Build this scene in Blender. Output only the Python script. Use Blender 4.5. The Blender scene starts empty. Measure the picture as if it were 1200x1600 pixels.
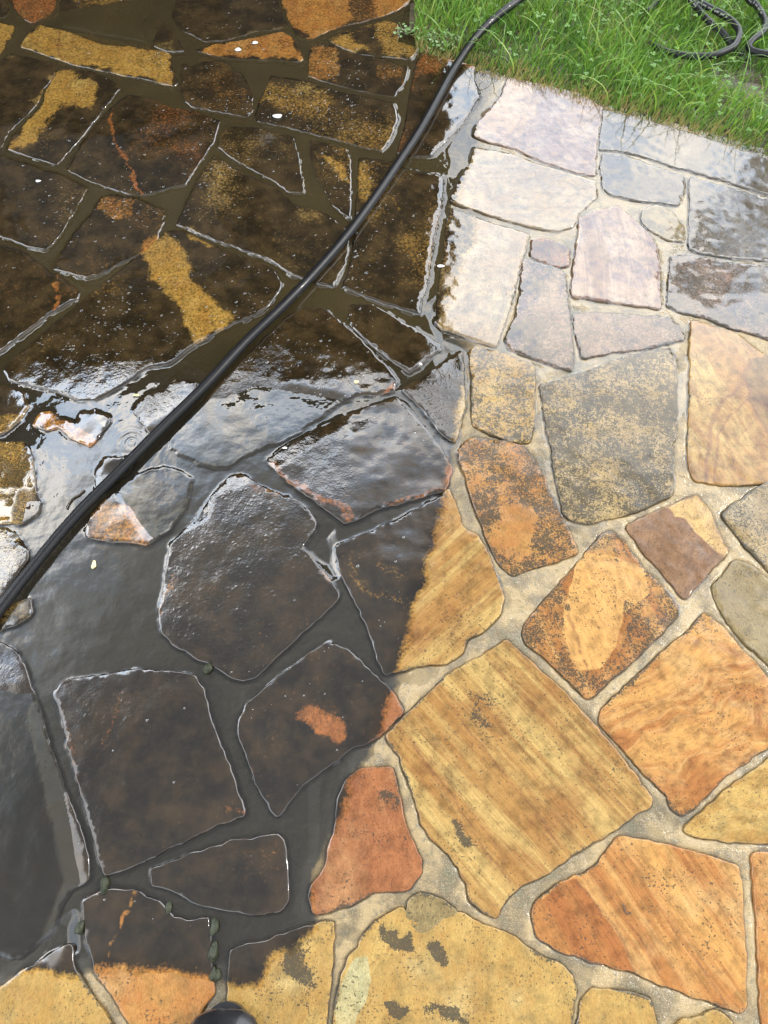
import bpy, bmesh, math, random
import numpy as np
from mathutils import Vector, Matrix
from mathutils.geometry import delaunay_2d_cdt

R = math.radians
random.seed(7); rng = np.random.default_rng(7)
C = bpy.context.scene.collection
sc = bpy.context.scene

# ------------------------------------------------------------------ camera
CAM_H, PITCH, F = 1.55, 65.0, 1155.0
cam_d = bpy.data.cameras.new("camera"); cam = bpy.data.objects.new("camera", cam_d); C.objects.link(cam)
cam.location = (0, 0, CAM_H); cam.rotation_euler = (R(90 - PITCH), 0, 0)
cam_d.sensor_fit = 'VERTICAL'; cam_d.sensor_height = 24.0; cam_d.lens = 24.0 * F / 1600
cam_d.clip_start = 0.01; cam_d.clip_end = 500
sc.camera = cam
sc.render.resolution_x, sc.render.resolution_y = 768, 1024

# ------------------------------------------------------------------ sky, sun, exposure
SUN_EL, SUN_AZ = 44.0, 78.0          # azimuth from +Y towards +X
w = bpy.data.worlds.new("World"); sc.world = w; w.use_nodes = True
nt = w.node_tree; nt.nodes.clear()
def N(nt, t, **k):
    n = nt.nodes.new(t)
    for a, b in k.items(): setattr(n, a, b)
    return n
def link(nt, a, b): nt.links.new(a, b)
def math_n(nt, op, a, b=None, c=None, clamp=False):
    n = nt.nodes.new('ShaderNodeMath'); n.operation = op; n.use_clamp = clamp
    for i, v in enumerate((a, b, c)):
        if v is None: continue
        if isinstance(v, (int, float)): n.inputs[i].default_value = v
        else: nt.links.new(v, n.inputs[i])
    return n.outputs[0]
def smooth(nt, v, a, b, lo=0.0, hi=1.0):
    n = nt.nodes.new('ShaderNodeMapRange'); n.interpolation_type = 'SMOOTHSTEP'
    nt.links.new(v, n.inputs[0])
    for i, x in zip((1, 2, 3, 4), (a, b, lo, hi)): n.inputs[i].default_value = x
    return n.outputs[0]
def mixc(nt, f, a, b, blend='MIX'):
    n = nt.nodes.new('ShaderNodeMix'); n.data_type = 'RGBA'; n.blend_type = blend
    for s, v in ((n.inputs[0], f), (n.inputs[6], a), (n.inputs[7], b)):
        if isinstance(v, (int, float)): s.default_value = v
        elif isinstance(v, tuple): s.default_value = (*v[:3], 1)
        else: nt.links.new(v, s)
    return n.outputs[2]
def vmath(nt, op, a, b=None, scale=None):
    n = nt.nodes.new('ShaderNodeVectorMath'); n.operation = op
    for i, v in enumerate((a, b)):
        if v is None: continue
        if isinstance(v, tuple): n.inputs[i].default_value = v
        else: nt.links.new(v, n.inputs[i])
    if scale is not None:
        if isinstance(scale, (int, float)): n.inputs['Scale'].default_value = scale
        else: nt.links.new(scale, n.inputs['Scale'])
    return n.outputs[0]
sky = N(nt, 'ShaderNodeTexSky'); sky.sky_type = 'NISHITA'; sky.sun_disc = False
sky.sun_elevation = R(SUN_EL); sky.sun_rotation = R(SUN_AZ)
tc = N(nt, 'ShaderNodeTexCoord')
sep = N(nt, 'ShaderNodeSeparateXYZ'); link(nt, tc.outputs['Generated'], sep.inputs[0])
no1 = N(nt, 'ShaderNodeTexNoise'); no1.inputs['Scale'].default_value = 2.6; no1.inputs['Detail'].default_value = 7; no1.inputs['Roughness'].default_value = .58
link(nt, tc.outputs['Generated'], no1.inputs['Vector'])
no2 = N(nt, 'ShaderNodeTexNoise'); no2.inputs['Scale'].default_value = 9; no2.inputs['Detail'].default_value = 5
link(nt, tc.outputs['Generated'], no2.inputs['Vector'])
# bright cloud bank low over the lawn, thinning overhead
zz = math_n(nt, 'ADD', sep.outputs['Z'], math_n(nt, 'MULTIPLY', math_n(nt, 'SUBTRACT', no1.outputs['Fac'], .5), .16))
bank = smooth(nt, zz, .80, .945, 1.0, 0.0); bank = math_n(nt, 'POWER', bank, 2.2)
yy = smooth(nt, sep.outputs['Y'], -.15, .45, .25, 1.0)
bank = math_n(nt, 'MULTIPLY', bank, yy)
tone = smooth(nt, no2.outputs['Fac'], .3, .7, .84, 1.10)
CLOUD = 72.0
cl = math_n(nt, 'MULTIPLY', math_n(nt, 'MULTIPLY', tone, CLOUD), smooth(nt, sep.outputs['X'], -.35, .22, 1.5, .80))
clc = vmath(nt, 'SCALE', mixc(nt, smooth(nt, no2.outputs['Fac'], .40, .60), (.66, .80, 1.0), (1.04, 1.0, .95)), scale=cl)
veil = mixc(nt, smooth(nt, no1.outputs['Fac'], .35, .65, .45, .85), sky.outputs[0], (8.6, 9.0, 9.3))
colr = mixc(nt, bank, veil, clc)
bg = N(nt, 'ShaderNodeBackground'); bg.inputs[1].default_value = 0.10
link(nt, colr, bg.inputs[0])
out = N(nt, 'ShaderNodeOutputWorld'); link(nt, bg.outputs[0], out.inputs[0])

sd = bpy.data.lights.new("sun", 'SUN'); sun = bpy.data.objects.new("sun", sd); C.objects.link(sun)
sd.energy = 2.6; sd.angle = R(0.6); sd.color = (1.0, .95, .86)
sdir = Vector((math.sin(R(SUN_AZ)) * math.cos(R(SUN_EL)), math.cos(R(SUN_AZ)) * math.cos(R(SUN_EL)), math.sin(R(SUN_EL))))
sun.rotation_euler = sdir.to_track_quat('Z', 'Y').to_euler(); sun.location = sdir * 20
sc.view_settings.view_transform = 'Standard'; sc.view_settings.look = 'None'
sc.view_settings.exposure = 0.0; sc.view_settings.gamma = 1.0

# ------------------------------------------------------------------ maps between the photo and the ground
cp, sp = math.cos(R(PITCH)), math.sin(R(PITCH))
def G(px, py, z=0.0):                      # where the ray of a photo pixel meets height z
    px = np.asarray(px, float); py = np.asarray(py, float)
    u = (px - 600) / F; v = (py - 800) / F
    dx = u; dy = cp - v * sp; dz = -sp - v * cp
    t = (z - CAM_H) / dz
    return dx * t, dy * t
def PX(x, y):                              # ground -> photo pixel
    x = np.asarray(x, float); y = np.asarray(y, float)
    dep = y * cp + CAM_H * sp; up = y * sp - CAM_H * cp
    return 600 + F * x / dep, 800 - F * up / dep
def gp(pts, z=0.0):
    a = np.array(pts, float); x, y = G(a[:, 0], a[:, 1], z); return np.stack([x, y], 1)

def vnoise(x, y, s, seed=0):               # value noise in [-1,1], x y in metres, s cells per metre
    x = x * s + seed * 17.13; y = y * s - seed * 9.71
    xi = np.floor(x).astype(np.int64); yi = np.floor(y).astype(np.int64)
    fx = x - xi; fy = y - yi; fx = fx * fx * (3 - 2 * fx); fy = fy * fy * (3 - 2 * fy)
    def h(a, b):
        n = (a * 374761393 + b * 668265263 + seed * 974711) & 0x7fffffff
        n = ((n ^ (n >> 13)) * 1274126177) & 0x7fffffff
        return ((n ^ (n >> 16)) & 0xffff) / 32767.5 - 1
    a = h(xi, yi) * (1 - fx) + h(xi + 1, yi) * fx; b = h(xi, yi + 1) * (1 - fx) + h(xi + 1, yi + 1) * fx
    return a * (1 - fy) + b * fy
def seg_d(px, py, ax, ay, bx, by):
    dx, dy = bx - ax, by - ay; L = dx * dx + dy * dy + 1e-12
    t = np.clip(((px - ax) * dx + (py - ay) * dy) / L, 0, 1)
    return np.hypot(px - ax - t * dx, py - ay - t * dy)
def inside(px, py, poly):
    r = np.zeros(px.shape, bool); n = len(poly)
    for i in range(n):
        x1, y1 = poly[i]; x2, y2 = poly[(i + 1) % n]
        if y1 == y2: continue
        c = ((y1 > py) != (y2 > py)) & (px < (x2 - x1) * (py - y1) / (y2 - y1) + x1)
        r ^= c
    return r
def poly_soft(px, py, poly, wd):            # 1 inside, 0 outside, ramp of width wd
    d = np.full(px.shape, 1e9); n = len(poly)
    for i in range(n):
        d = np.minimum(d, seg_d(px, py, *poly[i], *poly[(i + 1) % n]))
    d = np.where(inside(px, py, poly), d, -d)
    return np.clip(d / wd + .5, 0, 1)
def line_soft(px, py, pts, r, wd):
    d = np.full(px.shape, 1e9)
    for a, b in zip(pts[:-1], pts[1:]): d = np.minimum(d, seg_d(px, py, *a, *b))
    return np.clip((r - d) / wd + .5, 0, 1)

DIRTY = [(-900,-900),(655,-900),(655,60),(700,96),(744,110),(760,135),(748,175),(738,235),(720,285),(704,320),(740,340),(728,390),(712,432),(692,470),(688,500),(728,540),(722,600),(706,700),
 (690,790),(665,880),(640,980),(618,1060),(606,1092),(580,1165),(548,1212),(520,1290),(490,1360),(484,1420),(488,1446),(470,1462),(440,1482),(424,1500),(412,1528),(380,1534),
 (340,1524),(280,1516),(200,1508),(150,1512),(110,1520),(60,1512),(30,1522),(-60,1560),(-900,1600)]
# cleaned swaths and patches inside the dirty part: (kind, points, amount, softness[, radius])
SW = [
 ('p',[(226,385),(262,362),(292,395),(305,440),(340,470),(370,500),(345,522),(300,538),(285,500),(270,470),(240,440),(226,410)],.80,14),
 ('p',[(100,108),(143,118),(160,130),(140,165),(92,165),(75,190),(60,226),(15,238),(8,225),(40,180),(63,150),(80,125)],.80,12),
 ('p',[(28,72),(43,50),(60,36),(133,50),(200,65),(260,80),(274,133),(200,120),(117,104)],.80,8),
 ('p',[(-30,25),(26,34),(20,60),(-4,90),(-30,95)],.78,6),
 ('p',[(100,-20),(220,-20),(215,30),(190,48),(150,40),(150,12),(110,12)],.50,20),
 ('p',[(215,60),(275,70),(272,92),(225,75)],.6,10),
 ('p',[(5,-30),(90,-30),(88,22),(72,32),(45,40),(20,22)],.75,6),
 ('p',[(300,92),(335,65),(440,42),(458,55),(480,95)],.80,8),
 ('p',[(300,96),(350,92),(385,118),(395,150),(380,178),(340,172),(318,140),(330,110)],.42,26),
 ('p',[(430,-30),(550,-30),(550,40),(487,64),(455,45)],.82,10),
 ('p',[(585,-30),(648,-30),(640,15),(590,32)],.80,10),
 ('p',[(545,-30),(592,-30),(592,30),(545,45)],.42,12),
 ('p',[(508,60),(545,45),(550,60),(580,80),(555,86)],.75,12),
 ('p',[(580,30),(626,30),(660,78),(642,94),(590,88)],.62,18),
 ('p',[(480,60),(528,75),(528,132),(478,122)],.66,10),
 ('p',[(575,95),(640,105),(632,130),(590,120)],.50,14),
 ('p',[(405,112),(530,140),(520,200),(470,190),(400,165)],.52,26),
 ('p',[(560,190),(612,200),(600,235),(565,228)],.45,18),
 ('p',[(655,76),(700,90),(690,120),(655,115),(650,140),(636,150)],.62,16),
 ('p',[(492,243),(530,248),(550,270),(550,292),(520,265)],.66,10),
 ('p',[(560,243),(582,262),(584,300),(572,325),(556,310)],.56,12),
 ('p',[(472,282),(488,286),(496,312),(470,306)],.64,8),
 ('l',[(600,310),(630,328)],.50,10,4),
 ('p',[(462,318),(500,326),(505,350),(470,352)],.45,16),
 ('p',[(690,425),(712,425),(706,505),(680,510)],.62,10),
 ('p',[(700,332),(735,340),(728,395),(712,400),(698,380)],.38,12),
 ('l',[(172,172),(178,200),(186,235),(196,255)],.80,3,3),('l',[(200,264),(212,288),(222,302)],.84,3,4),
 ('l',[(97,435),(90,455),(85,482)],.80,3,3.5),
 ('p',[(157,305),(215,307),(214,330),(180,345),(150,335)],.56,14),
 ('p',[(272,353),(300,358),(345,382),(330,388),(290,368)],.62,8),
 ('p',[(48,668),(62,642),(82,640),(95,652),(130,668),(150,684),(140,702),(110,690),(72,672)],.72,6),
 ('p',[(-20,685),(36,688),(48,702),(54,735),(54,770),(58,792),(30,850),(-20,850)],.80,8),
 ('p',[(-10,655),(20,640),(42,625),(44,640),(20,680),(-20,690)],.56,12),
 ('p',[(-20,820),(20,826),(40,850),(46,880),(20,905),(-20,945)],.46,18),
 ('p',[(-20,930),(45,925),(52,965),(-20,990)],.50,16),
 ('p',[(130,835),(150,800),(170,780),(210,780),(232,820),(230,855),(147,846)],.66,16),
 ('p',[(195,745),(250,720),(300,745),(285,790),(240,800)],.44,24),
 ('p',[(45,780),(80,778),(70,812),(40,830)],.62,14),
 ('l',[(270,890),(258,930),(250,965)],.70,16,4),
 ('l',[(370,745),(400,758),(430,770)],.56,12,5),
 ('l',[(380,810),(345,850),(330,900),(331,1000)],.34,40,8),
 ('l',[(505,880),(518,905)],.62,12,6),
 ('l',[(422,728),(455,750),(490,775),(545,805)],.66,8,7),('l',[(596,680),(640,700),(690,722)],.46,14,5),
 ('l',[(595,788),(650,776),(695,764)],.60,8,4),('l',[(588,618),(612,604),(612,596)],.75,5,4),
 ('l',[(548,878),(556,905),(580,925),(650,950)],.50,18,7),('l',[(595,880),(625,900)],.42,24,12),
 ('l',[(480,1115),(500,1128),(525,1140)],.86,12,16),
 ('l',[(205,1392),(195,1425),(185,1448)],.78,5,4),('l',[(178,1460),(172,1500)],.66,6,3),
 ('l',[(100,1130),(110,1190),(125,1240)],.50,8,4),('l',[(350,1265),(380,1268)],.60,8,4),
 ('l',[(187,1085),(175,1130),(150,1180)],.40,10,6),('l',[(300,1140),(330,1135)],.42,16,5),
 ('l',[(80,1240),(60,1290)],.30,30,16),('l',[(520,1110),(515,1085)],.3,20,10),
 ('l',[(445,590),(520,540)],.2,60,20),('l',[(100,1470),(60,1500)],.45,16,8),
]
def clean_map(x, y):
    px, py = PX(x, y)
    px = px + 7 * vnoise(x, y, 22, 3) + 4 * vnoise(x, y, 70, 4); py = py + 7 * vnoise(x, y, 22, 5) + 4 * vnoise(x, y, 70, 6)
    c = 1 - poly_soft(px, py, DIRTY, 20)
    up = np.clip((560 - py) / 120, 0, 1)
    c = np.maximum(c, .12 + .13 * vnoise(x, y, 9, 8) + up * (.06 + .26 * np.clip(vnoise(x, y, 4.3, 9), 0, 1) + .18 * np.clip(vnoise(x, y, 11, 10), 0, 1)))
    for s in SW:
        xs = [q[0] for q in s[1]]; ys = [q[1] for q in s[1]]; m = 40
        sel = (px > min(xs) - m) & (px < max(xs) + m) & (py > min(ys) - m) & (py < max(ys) + m)
        if not sel.any(): continue
        f = poly_soft(px[sel], py[sel], s[1], s[3]) if s[0] == 'p' else line_soft(px[sel], py[sel], s[1], s[4], s[3])
        c[sel] = np.maximum(c[sel], f * s[2])
    return np.clip(c, 0, 1)
# lichen left on the washed stones: amount map
LI = [
 ('p',[(905,862),(950,865),(1010,885),(1014,930),(975,960),(960,1010),(940,1045),(905,1045),(880,990),(882,950)],-1,8),
 ('p',[(955,1095),(1000,1055),(1060,1010),(1100,985),(1150,1020),(1260,1100),(1260,1170),(1060,1290),(985,1200),(950,1135)],-1,10),
 ('p',[(780,790),(815,790),(838,850),(830,868),(790,868),(775,830)],-1,10),
 ('p',[(640,1330),(690,1430),(720,1440)],0,10),
 ('l',[(600,1445),(615,1460),(632,1478)],1,12,8),('l',[(675,1475),(690,1500)],1,12,14),
 ('l',[(605,1560),(625,1575)],1.1,10,9),('l',[(655,1580),(720,1600)],.7,20,10),
 ('l',[(598,1245),(620,1250)],.8,16,10),
 ('l',[(735,1070),(770,1130)],.6,20,8),('l',[(720,1275),(735,1300)],.7,16,10),
 ('l',[(455,1500),(475,1530)],.8,20,14),
 ('l',[(1010,1425),(1045,1420)],.5,18,5),
 ('l',[(925,400),(925,400)],0,5,1),
]
def lich_map(x, y, base):
    px, py = PX(x, y)
    px = px + 16 * vnoise(x, y, 25, 13) + 9 * vnoise(x, y, 65, 14); py = py + 16 * vnoise(x, y, 25, 15) + 9 * vnoise(x, y, 65, 16)
    c = np.full(x.shape, base, float)
    for s in LI:
        f = poly_soft(px, py, s[1], s[3]) if s[0] == 'p' else line_soft(px, py, s[1], s[4], s[3])
        c = c + (f * s[2] if s[2] > 0 else -f * c * abs(s[2]))
    return c
BEAD = [('p',[(250,820),(365,740),(495,800),(533,932),(400,1064),(250,1000)],1,40),('p',[(415,715),(520,655),(560,760),(540,820)],.8,40),
 ('p',[(90,1060),(380,1050),(385,1290),(150,1370)],.75,60),('p',[(10,590),(230,390),(330,560),(150,640)],.7,60),('p',[(640,610),(720,560),(710,690)],.9,30),
 ('p',[(440,490),(500,480),(430,620),(330,700),(260,690)],.9,40),('p',[(-50,990),(60,1060),(120,1300),(-50,1300)],.7,60),
 ('p',[(200,600),(300,590),(220,670)],1,20),('p',[(-30,820),(50,850),(20,960),(-30,980)],1,20),('p',[(270,-30),(430,-30),(440,50),(330,70)],.8,20)]
def bead_map(x, y):
    px, py = PX(x, y); c = np.full(x.shape, .12)
    for s in BEAD: c = np.maximum(c, poly_soft(px, py, s[1], s[3]) * s[2])
    return c
# where stones dip under the standing water
SINK = [('p',[(250,690),(330,640),(400,620),(520,640),(400,722),(330,745),(262,800),(262,745)],.8,60),
 ('p',[(180,740),(330,700),(310,800),(240,835),(215,800)],1,40),
 ('p',[(40,780),(90,780),(90,850),(30,840)],1,30),
 ('p',[(80,30),(250,0),(250,70),(160,60)],.8,30),
 ('p',[(-900,1090),(55,1090),(118,1380),(70,1500),(-900,1480)],.8,40),
 ('p',[(520,560),(620,900),(600,1040),(560,960)],.0,60)]
def sink_map(x, y):
    px, py = PX(x, y); c = np.zeros(x.shape)
    for s in SINK: c = np.maximum(c, poly_soft(px, py, s[1], s[3]) * s[2])
    return c

# ------------------------------------------------------------------ materials
def srgb(c):
    return tuple(((v / 255) / 12.92 if v / 255 <= .04045 else ((v / 255 + .055) / 1.055) ** 2.4) for v in c)
def new_mat(name):
    m = bpy.data.materials.new(name); m.use_nodes = True; m.node_tree.nodes.clear(); m.use_transparent_shadow = True
    return m, m.node_tree
def noise(nt, vec, scale, detail=3, rough=.5, dist=0.0):
    n = nt.nodes.new('ShaderNodeTexNoise'); n.inputs['Scale'].default_value = scale; n.inputs['Detail'].default_value = detail
    n.inputs['Roughness'].default_value = rough; n.inputs['Distortion'].default_value = dist
    nt.links.new(vec, n.inputs['Vector']); return n.outputs['Fac'], n.outputs['Color']
def attr(nt, name):
    n = nt.nodes.new('ShaderNodeAttribute'); n.attribute_name = name; return n.outputs['Fac']
def bump(nt, h, strength, dist, normal=None):
    n = nt.nodes.new('ShaderNodeBump'); n.inputs['Distance'].default_value = dist
    if isinstance(strength, (int, float)): n.inputs['Strength'].default_value = strength
    else: nt.links.new(strength, n.inputs['Strength'])
    nt.links.new(h, n.inputs['Height'])
    if normal is not None: nt.links.new(normal, n.inputs['Normal'])
    return n.outputs[0]
ALB = 0.46
COAT_IOR = 1.62

def stone_group():
    g = bpy.data.node_groups.new("wet sandstone", 'ShaderNodeTree')
    I = g.interface
    def inp(n, t, d):
        s = I.new_socket(name=n, in_out='INPUT', socket_type=t); s.default_value = d
    for n in ('C1', 'C2', 'C3', 'CZ'): inp(n, 'NodeSocketColor', (.5, .4, .2, 1))
    for n, d in (('Angle', 0.), ('Across', 30.), ('Along', 3.), ('Warp', .02), ('WarpScale', 8.), ('Band', 1.), ('Seed', 0.), ('Speck', 110.)): inp(n, 'NodeSocketFloat', d)
    I.new_socket(name='BSDF', in_out='OUTPUT', socket_type='NodeSocketShader')
    gi = g.nodes.new('NodeGroupInput').outputs; go = g.nodes.new('NodeGroupOutput')
    t = g.nodes.new('ShaderNodeTexCoord').outputs['Object']
    sv = g.nodes.new('ShaderNodeCombineXYZ'); g.links.new(gi['Seed'], sv.inputs[0]); g.links.new(gi['Seed'], sv.inputs[1]); g.links.new(gi['Seed'], sv.inputs[2])
    P = vmath(g, 'ADD', t, sv.outputs[0])
    # warp and banding
    wn = g.nodes.new('ShaderNodeTexNoise'); wn.inputs['Detail'].default_value = 2.5
    g.links.new(P, wn.inputs['Vector']); g.links.new(gi['WarpScale'], wn.inputs['Scale'])
    wv = vmath(g, 'SCALE', vmath(g, 'SUBTRACT', wn.outputs['Color'], (.5, .5, .5)), scale=gi['Warp'])
    W = vmath(g, 'ADD', P, wv)
    ro = g.nodes.new('ShaderNodeVectorRotate'); ro.rotation_type = 'Z_AXIS'; g.links.new(W, ro.inputs['Vector']); g.links.new(gi['Angle'], ro.inputs['Angle'])
    cs = g.nodes.new('ShaderNodeCombineXYZ'); g.links.new(gi['Across'], cs.inputs[0]); g.links.new(gi['Along'], cs.inputs[1]); cs.inputs[2].default_value = 1
    V = vmath(g, 'MULTIPLY', ro.outputs[0], cs.outputs[0])
    b1, _ = noise(g, V, 1.0, 2, .5); b2, _ = noise(g, V, 4.3, 2, .6)
    band = math_n(g, 'ADD', math_n(g, 'MULTIPLY', b1, .62), math_n(g, 'MULTIPLY', b2, .38))
    bl, _ = noise(g, P, 9, 4, .6); b3, _ = noise(g, P, 38, 4, .65)
    blot = math_n(g, 'ADD', math_n(g, 'MULTIPLY', bl, .6), math_n(g, 'MULTIPLY', b3, .4))
    mb = g.nodes.new('ShaderNodeMix'); g.links.new(gi['Band'], mb.inputs[0]); g.links.new(blot, mb.inputs[2]); g.links.new(band, mb.inputs[3])
    tt = mb.outputs[0]
    col = mixc(g, smooth(g, tt, .36, .60), gi['C1'], gi['C2'])
    ln = math_n(g, 'ABSOLUTE', math_n(g, 'SUBTRACT', b1, .47))
    line = math_n(g, 'MULTIPLY', smooth(g, ln, .0, .035, 1, 0), gi['Band'])
    col = mixc(g, math_n(g, 'MULTIPLY', line, .30), col, gi['C3'])
    col = mixc(g, math_n(g, 'MULTIPLY', smooth(g, bl, .48, .75), .65), col, gi['C3'])
    z1, _ = noise(g, P, 60, 3, .6)
    zm = smooth(g, math_n(g, 'ADD', attr(g, 'zone'), math_n(g, 'MULTIPLY', math_n(g, 'SUBTRACT', z1, .5), .5)), .35, .65)
    col = mixc(g, zm, col, mixc(g, math_n(g, 'MULTIPLY', smooth(g, b1, .35, .6), .35), gi['CZ'], gi['C1']))
    col = mixc(g, math_n(g, 'MULTIPLY', smooth(g, math_n(g, 'ADD', attr(g, 'vein'), math_n(g, 'MULTIPLY', math_n(g, 'SUBTRACT', z1, .5), .35)), .15, .85), .6), col, (.14, .065, .03))
    fb, _ = noise(g, V, 15, 2, .6)
    gr, _ = noise(g, P, 520, 2, .7)
    val = math_n(g, 'ADD', math_n(g, 'MULTIPLY', gr, .90), .55)
    val = math_n(g, 'MULTIPLY', val, smooth(g, fb, .35, .62, .87, 1.07))
    val = math_n(g, 'MULTIPLY', val, smooth(g, b3, .30, .60, .68, 1.12))
    vc = g.nodes.new('ShaderNodeCombineXYZ'); [g.links.new(val, vc.inputs[i]) for i in range(3)]
    col = mixc(g, 1.0, col, vc.outputs[0], 'MULTIPLY')
    # lichen specks
    lich = attr(g, 'lich')
    s1 = g.nodes.new('ShaderNodeTexNoise'); s1.inputs['Detail'].default_value = 4; s1.inputs['Roughness'].default_value = .62
    g.links.new(P, s1.inputs['Vector']); g.links.new(gi['Speck'], s1.inputs['Scale'])
    s2, _ = noise(g, P, 13, 3, .55); s3, _ = noise(g, P, 330, 2, .6)
    thr = math_n(g, 'SUBTRACT', .80, math_n(g, 'MULTIPLY', lich, math_n(g, 'ADD', .18, math_n(g, 'MULTIPLY', s2, .34))))
    s4, _ = noise(g, vmath(g, 'SCALE', P, scale=gi['Speck']), 2.4, 3, .6)
    sm = math_n(g, 'SUBTRACT', math_n(g, 'ADD', math_n(g, 'ADD', math_n(g, 'MULTIPLY', s1.outputs['Fac'], .34), math_n(g, 'MULTIPLY', s4, .34)), math_n(g, 'MULTIPLY', s3, .32)), thr)
    lm = math_n(g, 'MULTIPLY', smooth(g, sm, -.035, .03), smooth(g, s3, .3, .6, .70, .95))
    dot, _ = noise(g, P, 210, 1, .5)
    lm = math_n(g, 'MAXIMUM', lm, math_n(g, 'MULTIPLY', smooth(g, math_n(g, 'ADD', dot, math_n(g, 'MULTIPLY', math_n(g, 'SUBTRACT', s2, .5), .35)), .665, .71), .75))
    col = mixc(g, lm, col, mixc(g, s3, (.014, .013, .011), (.065, .055, .035)))
    # biofilm on the unwashed part
    cl = attr(g, 'clean')
    d1, _ = noise(g, P, 16, 5, .65); d2, _ = noise(g, P, 140, 4, .65); d3, _ = noise(g, P, 5, 2, .5)
    cc = math_n(g, 'ADD', cl, math_n(g, 'MULTIPLY', math_n(g, 'SUBTRACT', d1, .5), .38))
    cc = math_n(g, 'ADD', cc, math_n(g, 'MULTIPLY', math_n(g, 'SUBTRACT', d2, .5), .95))
    cm = smooth(g, cc, .28, .86)
    dirtc = mixc(g, smooth(g, d1, .35, .7), (.012, .0085, .004), (.042, .027, .011))
    dirtc = mixc(g, smooth(g, d2, .55, .8), dirtc, (.060, .036, .016))
    dirtc = mixc(g, attr(g, 'algae'), dirtc, mixc(g, .85, (.0085, .0078, .0068), mixc(g, 1.0, dirtc, (.75, .72, .75), 'MULTIPLY')))
    pc = mixc(g, smooth(g, d2, .35, .62, .55, 1.0), (.03, .02, .008), col)
    col = mixc(g, cm, dirtc, mixc(g, smooth(g, cl, .8, 1.0), mixc(g, 1.0, pc, (1.0, .90, .62), 'MULTIPLY'), col))
    bs = g.nodes.new('ShaderNodeBsdfPrincipled')
    g.links.new(col, bs.inputs['Base Color'])
    bs.inputs['Roughness'].default_value = .62; bs.inputs['Specular IOR Level'].default_value = .0
    hb = math_n(g, 'ADD', math_n(g, 'MULTIPLY', d2, .6), math_n(g, 'MULTIPLY', gr, .4))
    hb = math_n(g, 'ADD', hb, math_n(g, 'ADD', math_n(g, 'MULTIPLY', band, .4), math_n(g, 'MULTIPLY', b3, .6)))
    g.links.new(bump(g, hb, .8, .0022), bs.inputs['Normal'])
    # water film
    bs.inputs['Coat Weight'].default_value = 1; g.links.new(math_n(g, 'ADD', 1.46, math_n(g, 'MULTIPLY', attr(g, 'film'), .33)), bs.inputs['Coat IOR'])
    bead = attr(g, 'bead')
    vo = g.nodes.new('ShaderNodeTexVoronoi'); vo.feature = 'SMOOTH_F1'; vo.inputs['Scale'].default_value = 82; vo.inputs['Randomness'].default_value = 1
    g.links.new(P, vo.inputs['Vector'])
    vo.inputs['Smoothness'].default_value = .35
    bm_, _ = noise(g, P, 24, 3, .6)
    dome = smooth(g, vo.outputs['Distance'], .12, .42, 1, 0)
    amt = math_n(g, 'MULTIPLY', bead, smooth(g, bm_, .40, .66, 0, .33))
    fr, _ = noise(g, P, 60, 3, .55); ff, _ = noise(g, P, 260, 2, .6)
    h = math_n(g, 'MULTIPLY', dome, amt)
    h = math_n(g, 'ADD', h, math_n(g, 'MULTIPLY', fr, math_n(g, 'ADD', .12, math_n(g, 'MULTIPLY', bead, .7))))
    h = math_n(g, 'ADD', h, math_n(g, 'MULTIPLY', ff, math_n(g, 'ADD', math_n(g, 'ADD', .022, math_n(g, 'MULTIPLY', math_n(g, 'MULTIPLY', attr(g, 'algae'), math_n(g, 'SUBTRACT', 1.0, attr(g, 'clean'), clamp=True)), .07)), math_n(g, 'MULTIPLY', bead, .20))))
    g.links.new(bump(g, h, .50, .0015), bs.inputs['Coat Normal'])
    g.links.new(smooth(g, d1, .35, .7, .02, .07), bs.inputs['Coat Roughness'])
    g.links.new(bs.outputs[0], go.inputs[0])
    return g
SG = stone_group()
PAL = {
 'yel': ((208,178,122),(164,138,96),(222,198,148)), 'gold': ((218,182,108),(180,138,74),(232,208,142)),
 'org': ((218,164,94),(180,118,64),(232,190,126)), 'red': ((192,126,80),(152,96,60),(210,158,108)),
 'pink': ((178,148,124),(142,108,88),(202,180,156)), 'cream': ((190,170,134),(164,136,104),(204,188,156)),
 'brown': ((168,128,92),(140,104,72),(192,154,110)), 'olive': ((176,154,104),(138,118,80),(202,178,122)),
 'stripe': ((210,176,108),(182,136,76),(150,98,52)), 'grey': ((128,116,98),(98,88,76),(152,138,114)),
}
def stone_mat(pal, zcol=(176, 112, 62), ang=0, across=26, along=10, warp=.03, wscale=8, band=.35, speck=150, seed=None):
    m, nt = new_mat("wet_stone")
    g = N(nt, 'ShaderNodeGroup'); g.node_tree = SG
    for n, c in zip(('C1', 'C2', 'C3'), PAL[pal]): g.inputs[n].default_value = (*[v * ALB for v in srgb(c)], 1)
    g.inputs['CZ'].default_value = (*[v * ALB for v in srgb(zcol)], 1)
    for n, v in (('Angle', R(ang)), ('Across', across), ('Along', along), ('Warp', warp), ('WarpScale', wscale), ('Band', band), ('Seed', seed if seed is not None else random.uniform(1, 90)), ('Speck', speck)):
        g.inputs[n].default_value = v
    o = N(nt, 'ShaderNodeOutputMaterial'); link(nt, g.outputs[0], o.inputs[0])
    return m

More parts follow.
